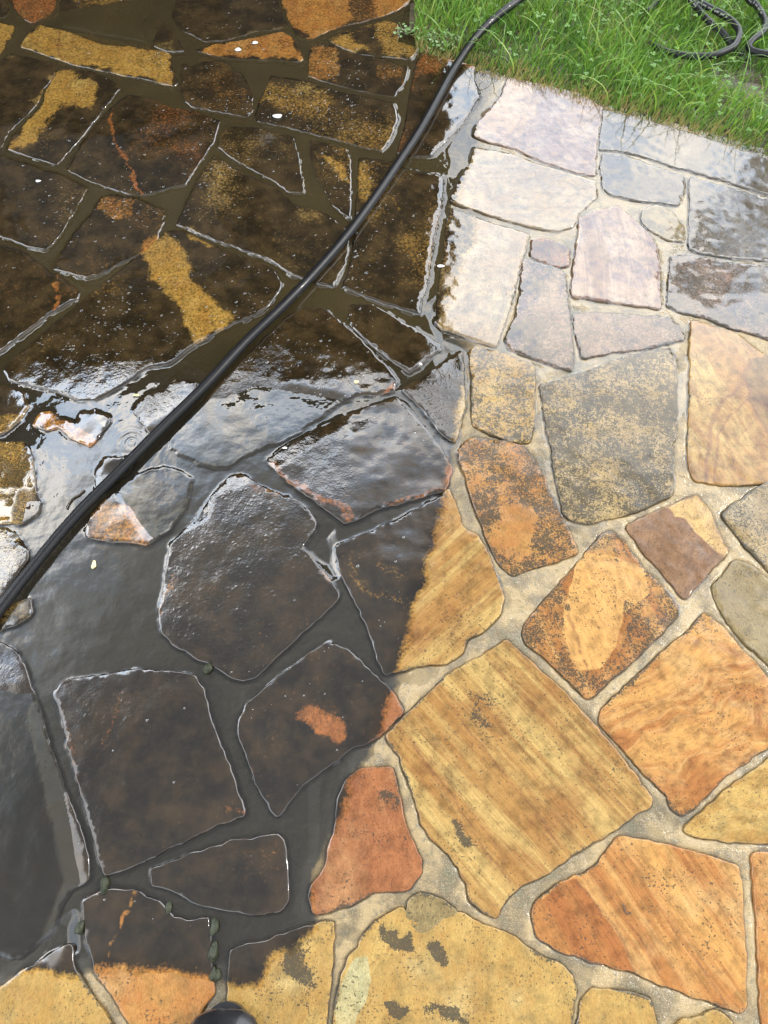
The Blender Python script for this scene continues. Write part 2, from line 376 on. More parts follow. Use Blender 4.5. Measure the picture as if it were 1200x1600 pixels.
def mortar_mat():
    m, nt = new_mat("wet_mortar"); t = N(nt, 'ShaderNodeTexCoord').outputs['Object']
    n1, _ = noise(nt, t, 11, 4, .6); n2, _ = noise(nt, t, 90, 4, .65); n3, _ = noise(nt, t, 420, 2, .7)
    col = mixc(nt, smooth(nt, n1, .42, .60), (.26, .185, .082), (.105, .075, .033))
    col = mixc(nt, math_n(nt, 'MULTIPLY', smooth(nt, n2, .54, .68), .8), col, (.095, .085, .05))
    col = mixc(nt, math_n(nt, 'MULTIPLY', smooth(nt, n1, .56, .70), .8), col, (.085, .078, .04))
    col = mixc(nt, smooth(nt, n3, .45, .75, 0, .5), col, (.42, .32, .17))
    cl = attr(nt, 'clean')
    cc = math_n(nt, 'ADD', cl, math_n(nt, 'MULTIPLY', math_n(nt, 'SUBTRACT', n2, .5), .7))
    dirt = mixc(nt, n2, (.010, .008, .005), (.050, .040, .024))
    col = mixc(nt, smooth(nt, cc, .45, .85), dirt, col)
    col = mixc(nt, math_n(nt, 'MULTIPLY', smooth(nt, math_n(nt, 'ADD', attr(nt, 'edge'), math_n(nt, 'MULTIPLY', n2, .35)), .50, 1.0), .75), col, (.050, .036, .017))  # darker along stone edges: joint shadow painted in, plus grime in the crack
    b = N(nt, 'ShaderNodeBsdfPrincipled'); link(nt, col, b.inputs['Base Color']); b.inputs['Roughness'].default_value = .7
    h = math_n(nt, 'ADD', math_n(nt, 'MULTIPLY', n2, .7), math_n(nt, 'MULTIPLY', n3, .35))
    link(nt, bump(nt, h, 1.0, .0045), b.inputs['Normal'])
    b.inputs['Coat Weight'].default_value = .8; b.inputs['Coat IOR'].default_value = 1.5; b.inputs['Coat Roughness'].default_value = .10
    link(nt, bump(nt, h, .6, .003), b.inputs['Coat Normal'])
    o = N(nt, 'ShaderNodeOutputMaterial'); link(nt, b.outputs[0], o.inputs[0]); return m

def water_mat():
    m, nt = new_mat("puddle_water"); t = N(nt, 'ShaderNodeTexCoord').outputs['Object']
    murk = attr(nt, 'murk')
    n1, _ = noise(nt, t, 7, 3, .55); n2, _ = noise(nt, t, 45, 2, .5)
    tr = N(nt, 'ShaderNodeBsdfTransparent')
    link(nt, mixc(nt, murk, (.95, .95, .93), (.60, .54, .40)), tr.inputs[0])
    di = N(nt, 'ShaderNodeBsdfDiffuse'); link(nt, mixc(nt, attr(nt, 'silt'), (.014, .013, .010), mixc(nt, n1, (.032, .024, .010), (.066, .050, .022))), di.inputs[0])
    mx = N(nt, 'ShaderNodeMixShader'); link(nt, math_n(nt, 'MULTIPLY', murk, .62), mx.inputs[0]); link(nt, tr.outputs[0], mx.inputs[1]); link(nt, di.outputs[0], mx.inputs[2])
    gl = N(nt, 'ShaderNodeBsdfGlossy'); gl.inputs['Roughness'].default_value = .015
    hh = math_n(nt, 'ADD', math_n(nt, 'MULTIPLY', n1, .5), math_n(nt, 'MULTIPLY', n2, .14))
    # rings where water runs off the hose
    geo = N(nt, 'ShaderNodeNewGeometry')
    cx, cy = G(205, 690)
    rel = vmath(nt, 'SUBTRACT', geo.outputs['Position'], (float(cx), float(cy), 0))
    ln = N(nt, 'ShaderNodeVectorMath', operation='LENGTH'); link(nt, rel, ln.inputs[0])
    ring = math_n(nt, 'MULTIPLY', math_n(nt, 'SINE', math_n(nt, 'MULTIPLY', math_n(nt, 'ADD', ln.outputs['Value'], math_n(nt, 'MULTIPLY', n1, .05)), 420)), math_n(nt, 'MULTIPLY', smooth(nt, ln.outputs['Value'], .03, .12, .045, 0), smooth(nt, n1, .42, .6)))
    hh = math_n(nt, 'ADD', hh, ring)
    nb = bump(nt, hh, .5, .004)
    link(nt, nb, gl.inputs['Normal'])
    m2 = N(nt, 'ShaderNodeMixShader'); link(nt, schlick(nt, .075, nb), m2.inputs[0]); link(nt, mx.outputs[0], m2.inputs[1]); link(nt, gl.outputs[0], m2.inputs[2])
    o = N(nt, 'ShaderNodeOutputMaterial'); link(nt, m2.outputs[0], o.inputs[0]); return m

def schlick(nt, f0, normal=None):
    ge = N(nt, 'ShaderNodeNewGeometry'); d = N(nt, 'ShaderNodeVectorMath', operation='DOT_PRODUCT')
    link(nt, normal if normal is not None else ge.outputs['Normal'], d.inputs[0]); link(nt, ge.outputs['Incoming'], d.inputs[1])
    c = math_n(nt, 'SUBTRACT', 1.0, math_n(nt, 'MINIMUM', math_n(nt, 'ABSOLUTE', d.outputs['Value']), 1.0))
    return math_n(nt, 'ADD', math_n(nt, 'MULTIPLY', math_n(nt, 'POWER', c, 5), 1 - f0), f0)

def simple(name, col, rough=.5, spec=.5, coat=0, bumps=None, col2=None, nscale=20, metallic=0):
    m, nt = new_mat(name); b = N(nt, 'ShaderNodeBsdfPrincipled')
    t = N(nt, 'ShaderNodeTexCoord').outputs['Object']
    n1, _ = noise(nt, t, nscale, 4, .6)
    link(nt, mixc(nt, smooth(nt, n1, .3, .7), tuple(col), tuple(col2 or [c * .75 for c in col])), b.inputs['Base Color'])
    b.inputs['Roughness'].default_value = rough; b.inputs['Specular IOR Level'].default_value = spec
    b.inputs['Coat Weight'].default_value = coat; b.inputs['Coat Roughness'].default_value = .05; b.inputs['Metallic'].default_value = metallic
    if bumps:
        n2, _ = noise(nt, t, bumps[0], 3, .6); link(nt, bump(nt, n2, bumps[1], bumps[2]), b.inputs['Normal'])
    o = N(nt, 'ShaderNodeOutputMaterial'); link(nt, b.outputs[0], o.inputs[0]); return m

# ------------------------------------------------------------------ mesh helpers
def mesh_np(name, verts, faces, mat, attrs=None, smooth_=True, origin=None, parent=None):
    verts = np.asarray(verts, float)
    if origin is not None: verts = verts - np.array(origin)
    me = bpy.data.meshes.new(name)
    me.from_pydata(verts.tolist() if len(verts) < 20000 else [tuple(v) for v in verts.tolist()], [], [tuple(f) for f in faces])
    if attrs:
        for k, v in attrs.items():
            a = me.attributes.new(k, 'FLOAT', 'POINT'); a.data.foreach_set('value', np.asarray(v, np.float32))
    if smooth_: me.polygons.foreach_set('use_smooth', [True] * len(me.polygons))
    me.materials.append(mat); me.update()
    o = bpy.data.objects.new(name, me); C.objects.link(o)
    if origin is not None: o.location = origin
    if parent is not None: o.parent = parent
    return o
def tag(o, label=None, cat=None, group=None, kind=None):
    for k, v in (('label', label), ('category', cat), ('group', group), ('kind', kind)):
        if v: o[k] = v
    return o
def empty(name, loc):
    o = bpy.data.objects.new(name, None); C.objects.link(o); o.location = loc; return o

def outline(P, step=.007, rad=.008, rough=.0016, seed=0):
    """round corners a little, resample, roughen"""
    P = np.array(P, float); n = len(P); q = []; rad = .0055
    for i in range(n):
        a, b, c = P[i - 1], P[i], P[(i + 1) % n]
        la, lc = np.linalg.norm(a - b), np.linalg.norm(c - b)
        ra, rc = min(rad, la * .3), min(rad, lc * .3)
        p0 = b + (a - b) / max(la, 1e-6) * ra; p1 = b + (c - b) / max(lc, 1e-6) * rc
        q += [p0, (p0 + p1) * .25 + b * .5, p1]
    q = np.array(q); out = []
    for i in range(len(q)):
        a, b = q[i], q[(i + 1) % len(q)]; k = max(1, int(np.linalg.norm(b - a) / step))
        for j in range(k): out.append(a + (b - a) * j / k)
    out = np.array(out)
    out[:, 0] += rough * (1.3 * vnoise(out[:, 0], out[:, 1], 75, seed + 1) + .8 * vnoise(out[:, 0], out[:, 1], 25, seed + 2) * 1.2)
    out[:, 1] += rough * (1.3 * vnoise(out[:, 0], out[:, 1], 75, seed + 5) + .8 * vnoise(out[:, 0], out[:, 1], 25, seed + 6) * 1.2)
    area = .5 * np.sum(out[:, 0] * np.roll(out[:, 1], -1) - np.roll(out[:, 0], -1) * out[:, 1])
    if area < 0: out = out[::-1]
    return out
def inset(P, d):
    a = np.roll(P, 2, 0); b = np.roll(P, -2, 0); t = b - a; L = np.linalg.norm(t, axis=1, keepdims=True); t = t / np.maximum(L, 1e-9)
    return P + np.stack([-t[:, 1], t[:, 0]], 1) * d

OUTLINES = []
def flagstone(poly, label, mat, h=0.0, tilt=(0, 0), bevel=.0045, lich=.3, seed=0, world=False, grid=.0068, detail=True, group=None, rough=.0016, name='flagstone', lump=1.0, zone=None, vein=None):
    W = np.array(poly, float) if world else gp(poly)
    P = outline(W, step=.005 if detail else .03, seed=seed, rough=rough)
    if not world: P = inset(P, -.0028 if inside(*[np.array([v]) for v in PX(*P.mean(0))], DIRTY)[0] else -.0050)
    OUTLINES.append(P)
    rings = [P, P, inset(P, bevel * .25), inset(P, bevel * .6), inset(P, bevel)]
    zs = [-.030, -bevel * .75, -bevel * .30, -bevel * .08, 0]
    c = P.mean(0); n = len(P)
    inner = rings[-1]
    x0, y0 = inner.min(0); x1, y1 = inner.max(0)
    gx, gy = np.meshgrid(np.arange(x0, x1, grid), np.arange(y0, y1, grid)); gx = gx.ravel() + rng.uniform(-.3, .3, gx.size) * grid; gy = gy.ravel() + rng.uniform(-.3, .3, gy.size) * grid
    ok = inside(gx, gy, [tuple(p) for p in inner]); gx, gy = gx[ok], gy[ok]
    d = np.full(gx.shape, 1e9)
    for i in range(n): d = np.minimum(d, seg_d(gx, gy, *inner[i], *inner[(i + 1) % n]))
    ok = d > grid * .45; gx, gy = gx[ok], gy[ok]
    pts = [Vector(p) for p in inner] + [Vector((a, b)) for a, b in zip(gx, gy)]
    res = delaunay_2d_cdt(pts, [(i, (i + 1) % n) for i in range(n)], [], 1, 1e-6)
    iv = np.array([tuple(v) for v in res[0]]); ifc = [tuple(f) for f in res[2]]
    orig = res[3]; mp = {}
    for k, os_ in enumerate(orig):
        for o_ in os_: mp[o_] = k
    V = []; faces = []
    for r_, z_ in zip(rings[:-1], zs[:-1]): V.append(np.column_stack([r_, np.full(n, z_)]))
    base = n * 4
    V.append(np.column_stack([iv, np.zeros(len(iv))]))
    for k in range(3):
        for i in range(n):
            j = (i + 1) % n; faces.append((k * n + i, k * n + j, (k + 1) * n + j, (k + 1) * n + i))
    for i in range(n):
        j = (i + 1) % n; faces.append((3 * n + i, 3 * n + j, base + mp[j], base + mp[i]))
    faces += [tuple(base + q for q in f) for f in ifc]
    V = np.concatenate(V); x, y = V[:, 0], V[:, 1]
    top = V[:, 2] > -.02
    und = .0014 * lump * vnoise(x, y, 7, 21) + .0007 * lump * vnoise(x, y, 18, 22) + .00028 * vnoise(x, y, 55, 23) + .0001 * vnoise(x, y, 120, 24) + np.where(np.arange(len(x)) < 4 * n, .0007 * vnoise(x, y, 90, 25), 0)
    V[:, 2] += np.where(top, h + tilt[0] * (x - c[0]) + tilt[1] * (y - c[1]) + und - .0085 * sink_map(x, y), 0)
    rd = np.full(x.shape, 1e9)
    for i in range(0, n): rd = np.minimum(rd, seg_d(x, y, *P[i], *P[(i + 1) % n]))
    lm_ = np.maximum(lich_map(x, y, lich), (.62 if lich > .15 else .3) * np.exp(-rd / .009) * np.clip(.8 + vnoise(x, y, 20, 57), 0, 1.4) + .5 * lich)
    a0_, b0_ = PX(x, y); lm_ = np.maximum(lm_, 0.52 * poly_soft(a0_, b0_, DIRTY, 30) * (b0_ < 900))
    at = {'clean': clean_map(x, y), 'lich': np.clip(lm_, 0, 1.25), 'bead': bead_map(x, y), 'algae': np.clip((PX(x, y)[1] - 520) / 260, 0, 1)}
    a_, b_ = PX(x, y); at['film'] = np.maximum(poly_soft(a_, b_, DIRTY, 60), np.clip((640 - b_) / 160, 0, 1))
    a_ = a_ + 3 * vnoise(x, y, 40, 33); b_ = b_ + 3 * vnoise(x, y, 40, 34)
    if zone:
        zf = np.zeros(x.shape)
        for zp in zone: zf = np.maximum(zf, poly_soft(a_, b_, zp, 8))
        at['zone'] = zf
    if vein:
        zf = np.zeros(x.shape)
        for vw, zp in vein: zf = np.maximum(zf, line_soft(a_, b_, zp, vw, 2.5))
        at['vein'] = zf
    o = mesh_np(name, V, faces, mat, at, origin=(float(c[0]), float(c[1]), 0.0))
    tag(o, label, 'flagstone', group or 'flagstones of the crazy paving')
    return o

# ------------------------------------------------------------------ the flagstones, from the photo
S = []
def st(poly, label, pal='yel', **k): S.append((poly, label, pal, k))
# top left
st([(-40,-30),(5,-5),(14,17),(5,27),(-40,30)],"dark grey corner of a flagstone at the photo's top left corner",'grey')
st([(13,0),(30,20),(47,35),(72,26),(86,10),(87,-15),(60,-35),(10,-30)],"pinkish flagstone with a dark grey centre, rounded lower tip, above the long yellow bar stone",'red',lich=.7)
st([(-40,30),(0,35),(23,40),(18,55),(0,82),(-40,95)],"small yellow flagstone at the left edge, beside the end of the long yellow bar stone",'gold')
st([(32,72),(43,53),(60,39),(133,52),(200,67),(253,78),(267,83),(268,100),(278,130),(273,135),(200,118),(117,102)],"long narrow yellow bar shaped flagstone with a thin red vein",'gold',lich=.35,bevel=.006,grid=.0042,vein=[(2.2,[(93,50),(90,70),(92,82),(99,96)])])
st([(92,33),(94,5),(120,-30),(205,-30),(232,-20),(232,18),(213,35),(228,62),(165,52),(97,38)],"murky submerged flagstone with a yellow patch, above the long yellow bar stone",'gold')
st([(218,33),(247,30),(267,47),(287,80),(262,80),(243,72)],"small ridged brown flagstone standing out of water at the bar stone's upper corner",'olive',h=.004,lich=1,rough=.003)
st([(270,27),(275,-10),(300,-35),(425,-35),(437,15),(450,40),(440,43),(400,48),(355,62),(320,64),(285,47)],"large wet dark grey flagstone at the top, left of the orange topmost one",'grey')
st([(307,78),(335,68),(377,62),(440,48),(455,57),(475,92),(470,95),(400,92),(350,90)],"long orange triangular flagstone with white foam flecks near the top",'org')
st([(285,98),(300,104),(320,94),(350,96),(377,113),(395,147),(395,173),(385,181),(360,178),(333,172),(302,166),(288,157),(281,130)],"rounded brown and orange flagstone below the orange triangle stone",'org',lich=.9,rough=.003)
st([(-40,105),(0,98),(12,85),(33,87),(88,99),(85,117),(66,140),(60,158),(43,178),(11,207),(1,230),(-40,234)],"dark brown flagstone at the left edge, directly below the long yellow bar stone",'yel',lich=.4)
st([(93,104),(143,112),(182,128),(187,136),(133,207),(88,258),(47,245),(12,233),(20,212),(65,167),(72,140)],"dark flagstone crossed by a bright yellow washed swath with a stepped edge",'gold',bevel=.007)
st([(200,147),(215,149),(243,155),(267,168),(300,172),(345,189),(333,223),(307,262),(290,288),(263,294),(233,303),(203,304),(167,293),(133,280),(103,264),(133,215),(170,170)],"large dark brown flagstone with a thin broken orange streak running down it",'red',bevel=.008,tilt=(.006,-.002))
st([(-40,236),(0,242),(50,258),(97,273),(137,293),(120,323),(93,367),(72,391),(43,386),(0,368),(-40,360)],"dark flagstone at the left edge with a crack across its lower corner",'yel',bevel=.006,grid=.0042,vein=[(1.3,[(22,360),(50,343),(72,332),(97,324)])])
st([(143,333),(157,308),(177,303),(213,308),(233,317),(257,328),(255,345),(247,370),(238,390),(207,402),(187,412),(160,427),(133,433),(108,428),(84,421),(85,408),(110,370),(130,347)],"dark lumpy flagstone with an orange gold top corner and foam on its lower rim",'org',bevel=.007,rough=.003)
st([(335,240),(360,260),(400,280),(430,292),(460,318),(497,330),(513,335),(543,362),(545,390),(540,413),(522,448),(500,445),(457,430),(425,408),(400,398),(360,383),(333,375),(300,360),(275,350),(282,333),(295,307),(317,267)],"large dark bubble flecked flagstone left of the hose, above the stone with a yellow swath",'yel',bevel=.007)
# top middle
st([(433,-30),(440,8),(458,43),(464,58),(487,60),(513,48),(533,41),(587,28),(622,16),(640,0),(648,-30)],"topmost big orange flagstone with a dark square patch",'org')
st([(514,62),(533,52),(580,37),(607,31),(622,38),(622,66),(657,75),(642,92),(600,88),(560,84),(535,75)],"tan pointed flagstone just below the topmost orange one, beside the small weeds",'gold')
st([(483,77),(500,66),(520,71),(533,80),(587,89),(638,105),(633,127),(617,150),(587,146),(533,134),(481,119)],"wet brown flagstone with an orange right end, below the tan pointed one",'org',lich=.8,bevel=.006)
st([(423,117),(483,128),(533,144),(587,154),(617,161),(622,187),(613,213),(597,235),(567,229),(500,212),(450,199),(400,188),(399,180),(407,155)],"long yellow brown flagstone with a white foam spot and curved right end",'gold',lich=.6,bevel=.008,tilt=(.004,0))
st([(657,80),(717,95),(743,103),(742,123),(750,150),(727,190),(690,227),(675,243),(643,245),(619,237),(632,200),(639,150),(647,110)],"reddish brown flagstone passing under the hose beside the lawn edge",'red',bevel=.009,tilt=(.004,0))
st([(340,228),(347,207),(363,197),(400,199),(458,214),(465,240),(471,267),(474,300),(452,300),(430,283),(400,268),(362,246)],"dark brown flagstone between the streaked stone and the two small ones by the hose",'yel')
st([(485,218),(541,231),(548,250),(548,283),(548,342),(522,322),(499,283),(487,253)],"small narrow dark flagstone with a yellow corner, just left of the hose",'gold')
st([(561,245),(605,252),(637,263),(693,274),(690,320),(678,380),(668,440),(655,493),(620,480),(587,471),(548,453),(534,448),(548,410),(553,360),(558,300)],"big dark flagstone with a straight white glinting right edge, crossed by the hose",'gold',bevel=.010,tilt=(.004,0))
# top right
st([(795,122),(867,137),(910,147),(940,167),(934,205),(930,233),(928,273),(900,268),(850,251),(800,230),(767,221),(742,212),(749,190),(785,150)],"pale flagstone with faint pink curved bands touching the lawn edge",'pink',ang=-40,warp=.06,band=.8,lich=.1,lump=.5)
st([(945,172),(1013,190),(1080,209),(1137,229),(1260,268),(1260,322),(1190,300),(1133,281),(1060,261),(1000,241),(967,234),(938,232)],"long bluish flagstone along the lawn edge reflecting sky",'grey',lich=.25,lump=.4)
st([(944,240),(970,242),(1020,260),(1068,277),(1066,295),(1058,319),(1000,311),(960,305),(944,292),(940,263)],"small blue grey rectangular flagstone directly below the long lawn edge stone",'grey',lich=.3,lump=.5)
st([(743,232),(800,242),(850,260),(928,282),(931,307),(902,332),(895,352),(873,360),(833,353),(800,344),(733,323),(704,311),(719,283),(737,253)],"glaring cream flagstone with ragged lower edge, brightest of the upper right",'cream',ang=90,lich=.1,lump=.6)
st([(1005,331),(1015,323),(1027,320),(1051,333),(1065,353),(1068,377),(1040,371),(1005,350)],"small rounded grey green flagstone between four bigger ones",'olive',lich=.6)
st([(1079,277),(1150,297),(1260,330),(1260,410),(1180,404),(1130,399),(1100,395),(1079,389)],"speckled bluish flagstone at the right edge below the long lawn edge stone",'grey',lich=.5,lump=.5)
st([(907,342),(933,330),(965,324),(995,348),(1013,366),(1026,390),(1028,430),(1031,481),(1000,476),(940,468),(900,463),(895,458),(897,430),(902,390)],"pink flagstone with vertical wood grain bands and a rounded top",'pink',ang=0,across=26,along=2,warp=.03,band=1,lich=.05)
st([(833,375),(850,374),(875,382),(889,391),(888,411),(870,416),(847,406),(832,399)],"tiny orange flagstone with dark scratches, smallest one in the upper right",'red',lich=.9,rough=.0025)
st([(706,327),(760,347),(825,366),(820,390),(810,420),(794,480),(774,541),(740,530),(720,523),(692,513),(681,503),(686,470),(693,420),(699,360)],"glossy cream flagstone whose left side is dark brown",'cream',ang=10,lich=.25,lump=.8,bevel=.006)
st([(817,410),(824,407),(860,417),(881,426),(885,470),(891,520),(895,555),(892,578),(860,568),(830,558),(797,543),(792,530),(805,500),(814,460)],"tall pinkish speckled flagstone under the tiny orange one",'pink',lich=.9,speck=85,band=.2)
st([(897,491),(950,490),(1010,494),(1048,497),(1060,511),(1067,529),(1010,543),(950,550),(909,558),(905,540),(899,512)],"low pinkish grey flagstone below the wood grain banded one",'pink',lich=.85,band=.2)
st([(1049,399),(1090,402),(1150,412),(1260,421),(1260,548),(1190,523),(1150,513),(1100,493),(1060,485),(1044,478),(1047,440)],"purplish grey flagstone with a diagonal lower edge at the right frame edge",'pink',lich=.95,band=.1)
# right middle
st([(845,603),(885,592),(940,572),(1000,552),(1044,545),(1053,556),(1056,620),(1056,685),(1048,692),(1051,750),(1048,773),(1000,795),(960,806),(920,815),(892,810),(882,800),(870,740),(857,670),(850,630)],"large square flagstone thickly mottled with black lichen and small yellow spots",'yel',lich=.9,speck=95,band=.1)
st([(1082,502),(1110,510),(1150,522),(1180,547),(1260,590),(1260,735),(1190,753),(1160,756),(1130,755),(1087,750),(1080,730),(1077,700),(1079,620)],"cream flagstone with brown agate like swirl bands at the right edge",'stripe',ang=-20,across=14,along=2.5,warp=.16,wscale=4,band=1,lich=.35,zcol=(104,62,42),zone=[[(1175,560),(1162,580),(1168,615),(1180,650),(1205,680),(1260,700),(1260,560),(1200,552)]],grid=.0042,vein=[(3,[(1172,562),(1163,582),(1170,617),(1182,652),(1207,682)]),(3.2,[(1160,600),(1130,625),(1112,660),(1106,700),(1102,750)]),(2.4,[(1170,625),(1140,650),(1122,680),(1116,752)]),(1.2,[(1180,655),(1155,680),(1140,702)])])
st([(735,547),(742,542),(775,550),(812,564),(833,573),(834,620),(833,660),(826,690),(800,688),(770,678),(742,663),(739,640),(740,600)],"yellow flagstone dotted with grey lichen, left of the large mottled square one",'gold',lich=.82,speck=85,band=.1)
st([(717,706),(730,689),(745,685),(790,692),(818,699),(836,720),(858,770),(878,810),(898,850),(901,863),(870,873),(840,883),(801,896),(782,880),(764,840),(747,800),(732,750)],"orange flagstone with black lichen and a bare orange lower middle",'org',lich=.88,speck=90,band=.2)
st([(1129,803),(1160,782),(1195,757),(1260,722),(1260,950),(1200,888),(1167,850)],"lichen mottled flagstone at the right edge, next to the small two tone one",'yel',lich=.7,band=.3)
st([(981,822),(1010,807),(1050,790),(1089,775),(1108,800),(1123,835),(1137,862),(1103,895),(1071,933),(1050,908),(1010,863)],"small smooth brown flagstone with a yellow striped upper corner",'brown',ang=30,across=22,band=.5,lich=.12,zcol=(226,186,118),zone=[[(1040,795),(1089,772),(1110,800),(1140,864),(1130,870),(1100,845),(1070,815)]],grid=.0042,vein=[(1.6,[(1040,797),(1070,818),(1100,848),(1130,868)])])
st([(1117,915),(1132,902),(1151,875),(1175,887),(1260,955),(1260,1090),(1190,1023),(1171,1008),(1142,973),(1122,943)],"pale sandy flagstone with grey rim below the lichen mottled one at right edge",'olive',band=.2,lich=.3)
st([(820,978),(852,940),(902,886),(941,837),(953,830),(973,846),(1008,891),(1038,921),(1058,946),(1056,961),(1033,984),(989,1028),(949,1063),(921,1090),(897,1069),(852,1024),(822,1000)],"diamond shaped flagstone with a clean orange centre ringed by black lichen",'org',zcol=(234,180,108),zone=[[(905,862),(950,865),(1010,885),(1014,930),(975,960),(960,1010),(940,1045),(905,1045),(880,990),(882,950)]],ang=-22,across=24,along=2,warp=.01,band=.7,lich=.85,speck=120,vein=[(1.,[(953,870),(962,920),(968,980)]),(1.6,[(888,960),(905,1000),(915,1040)]),(.9,[(993,875),(1000,920),(1003,950)])])
st([(942,1110),(992,1061),(1042,1017),(1077,987),(1102,960),(1130,982),(1170,1027),(1200,1062),(1260,1125),(1260,1110),(1200,1163),(1180,1176),(1130,1213),(1100,1243),(1066,1273),(1052,1262),(1042,1240),(1002,1199),(972,1164),(940,1130)],"bright orange flagstone with flowing swirl grain below the diamond shaped one",'org',ang=70,across=16,along=3.5,warp=.13,wscale=6,band=1,lich=.7,speck=120)
st([(1071,1298),(1092,1276),(1132,1241),(1167,1216),(1200,1192),(1260,1150),(1260,1320),(1190,1313),(1140,1313),(1101,1306)],"plain yellow ochre flagstone at the right edge below the swirl grained one",'gold',ang=80,band=.6,lich=.1)
# centre and bottom
st([(605,1150),(642,1111),(702,1056),(761,1021),(792,1001),(829,1036),(879,1081),(929,1136),(979,1196),(1016,1247),(1013,1257),(979,1278),(929,1313),(879,1343),(849,1366),(814,1378),(789,1403),(772,1430),(756,1424),(736,1404),(731,1380),(706,1334),(677,1309),(662,1290),(652,1255),(642,1225),(627,1180)],"largest flagstone, tan with straight diagonal brown stripes",'stripe',ang=-42,across=26,along=1.3,warp=.006,wscale=5,band=1,lich=.42,speck=130,bevel=.004,grid=.0045,vein=[(1.6,[(625,1140),(700,1235),(760,1330),(800,1385)]),(1.4,[(715,1120),(790,1210),(855,1290),(880,1330)]),(1.2,[(670,1180),(740,1270),(790,1345)]),(1.3,[(760,1030),(850,1120),(940,1220),(985,1275)]),(.9,[(650,1115),(700,1180)]),(.9,[(640,1150),(700,1250),(735,1310)])])
st([(524,853),(567,835),(633,805),(680,780),(702,764),(711,785),(722,823),(744,835),(756,853),(766,877),(787,930),(782,959),(759,982),(729,999),(722,1019),(699,1036),(667,1037),(620,1049),(602,1052),(592,1030),(577,985),(562,955),(547,925),(532,895)],"flagstone half black and half yellow with fine diagonal stripes, split by the wash line",'stripe',ang=48,across=30,along=1.5,warp=.008,band=1,lich=.40,speck=130,vein=[(1.3,[(650,1030),(700,950),(762,860)]),(1.2,[(690,1010),(740,940),(780,905)]),(1.,[(670,930),(720,870),(745,840)])])
st([(515,1005),(543,1017),(587,1057),(614,1084),(631,1112),(597,1146),(570,1161),(547,1171),(513,1196),(470,1228),(447,1261),(433,1278),(422,1265),(402,1225),(387,1190),(372,1145),(374,1125),(387,1096),(402,1088),(437,1056),(470,1032),(500,1009)],"black flagstone with one round orange spot in its middle",'red',lich=.4)
st([(416,717),(450,695),(515,657),(575,637),(620,622),(650,652),(692,702),(706,735),(695,766),(650,778),(620,788),(590,795),(560,810),(540,818),(516,801),(481,774),(451,754),(431,735)],"glossy dark kite shaped flagstone with an orange streak on its lower left rim",'red',h=.001)
st([(478,480),(505,482),(520,492),(555,522),(590,557),(622,593),(616,610),(590,616),(560,618),(535,628),(505,648),(470,673),(440,688),(400,703),(362,728),(335,732),(300,718),(265,700),(262,688),(300,640),(360,580),(410,530),(450,492)],"dark triangular flagstone right of the hose with a glinting white upper edge",'red',bevel=.007,tilt=(.002,.006))
st([(547,477),(580,475),(610,492),(650,514),(688,540),(690,546),(668,560),(653,574),(638,582),(612,564),(582,540),(554,515),(545,495)],"narrow gold flecked dark flagstone between the hose triangle and the big white edged stone",'gold',lich=.8,bevel=.006)
st([(627,607),(650,597),(700,562),(722,547),(725,580),(725,640),(712,688),(702,688),(672,655),(647,625)],"small grey wedge flagstone on the wash line, right of the kite shaped one",'yel',lich=.5)
st([(260,362),(285,360),(330,382),(390,405),(423,417),(435,433),(441,446),(428,467),(410,487),(367,505),(300,541),(267,568),(233,573),(187,605),(150,625),(120,625),(83,611),(15,595),(5,580),(9,570),(52,531),(135,464),(189,421),(232,387)],"large dark flagstone with a bright yellow curved swath and white bubbles",'gold',bevel=.007,lich=.6,tilt=(.0,.002))
st([(-40,375),(0,382),(40,394),(80,427),(98,434),(125,457),(121,467),(87,484),(50,512),(13,541),(-40,575)],"black flagstone at the left edge with a short orange mark near its tip",'red',bevel=.007)
st([(51,667),(63,646),(79,641),(93,654),(118,664),(127,645),(150,641),(172,655),(150,689),(140,697),(110,684),(95,671)],"small orange rimmed stone fragment poking out of the puddle",'org',h=.002,rough=.003)
st([(208,640),(218,626),(247,611),(262,604),(272,593),(308,597),(300,624),(264,654),(237,678),(221,662)],"pitted small dark stone under the hose in the bright water",'yel',h=.002,rough=.003)
st([(154,727),(164,713),(187,716),(207,712),(204,735),(152,766),(147,757)],"small pitted stone partly under the hose by the ripple rings",'olive',h=.002,rough=.003)
st([(-40,597),(0,601),(38,611),(44,636),(28,660),(0,679),(-40,685)],"brown submerged stone at the left edge above the orange gold one",'gold')
st([(-40,691),(0,691),(36,690),(46,701),(54,735),(54,768),(66,785),(60,805),(30,818),(-40,818)],"bright orange gold flagstone at the left edge beside the puddle",'gold',lich=.9,h=.001)
st([(-40,826),(10,825),(32,841),(45,858),(41,880),(20,908),(0,936),(-40,960)],"coarse textured grey brown flagstone at the left edge, left of the hose",'olive',lich=.8,rough=.003,h=.002)
st([(-40,985),(0,966),(25,941),(46,932),(48,961),(20,976),(-10,990)],"small brown fragment under the low end of the hose",'olive',rough=.003)
st([(134,834),(141,806),(171,776),(215,742),(260,727),(300,747),(290,790),(262,828),(230,850),(187,846),(147,841)],"pinkish half sunk flagstone right of the hose, dipping under the grey puddle",'org')
st([(267,851),(311,801),(341,762),(365,740),(385,747),(420,767),(450,777),(479,796),(493,815),(488,830),(471,855),(499,886),(519,911),(531,932),(499,964),(459,999),(420,1038),(400,1058),(380,1063),(355,1053),(330,1038),(300,1023),(271,1008),(252,984),(249,960),(257,900)],"large grey bubbly flagstone with a notched right side in the middle of the dark half",'org',lich=.3,h=.001)
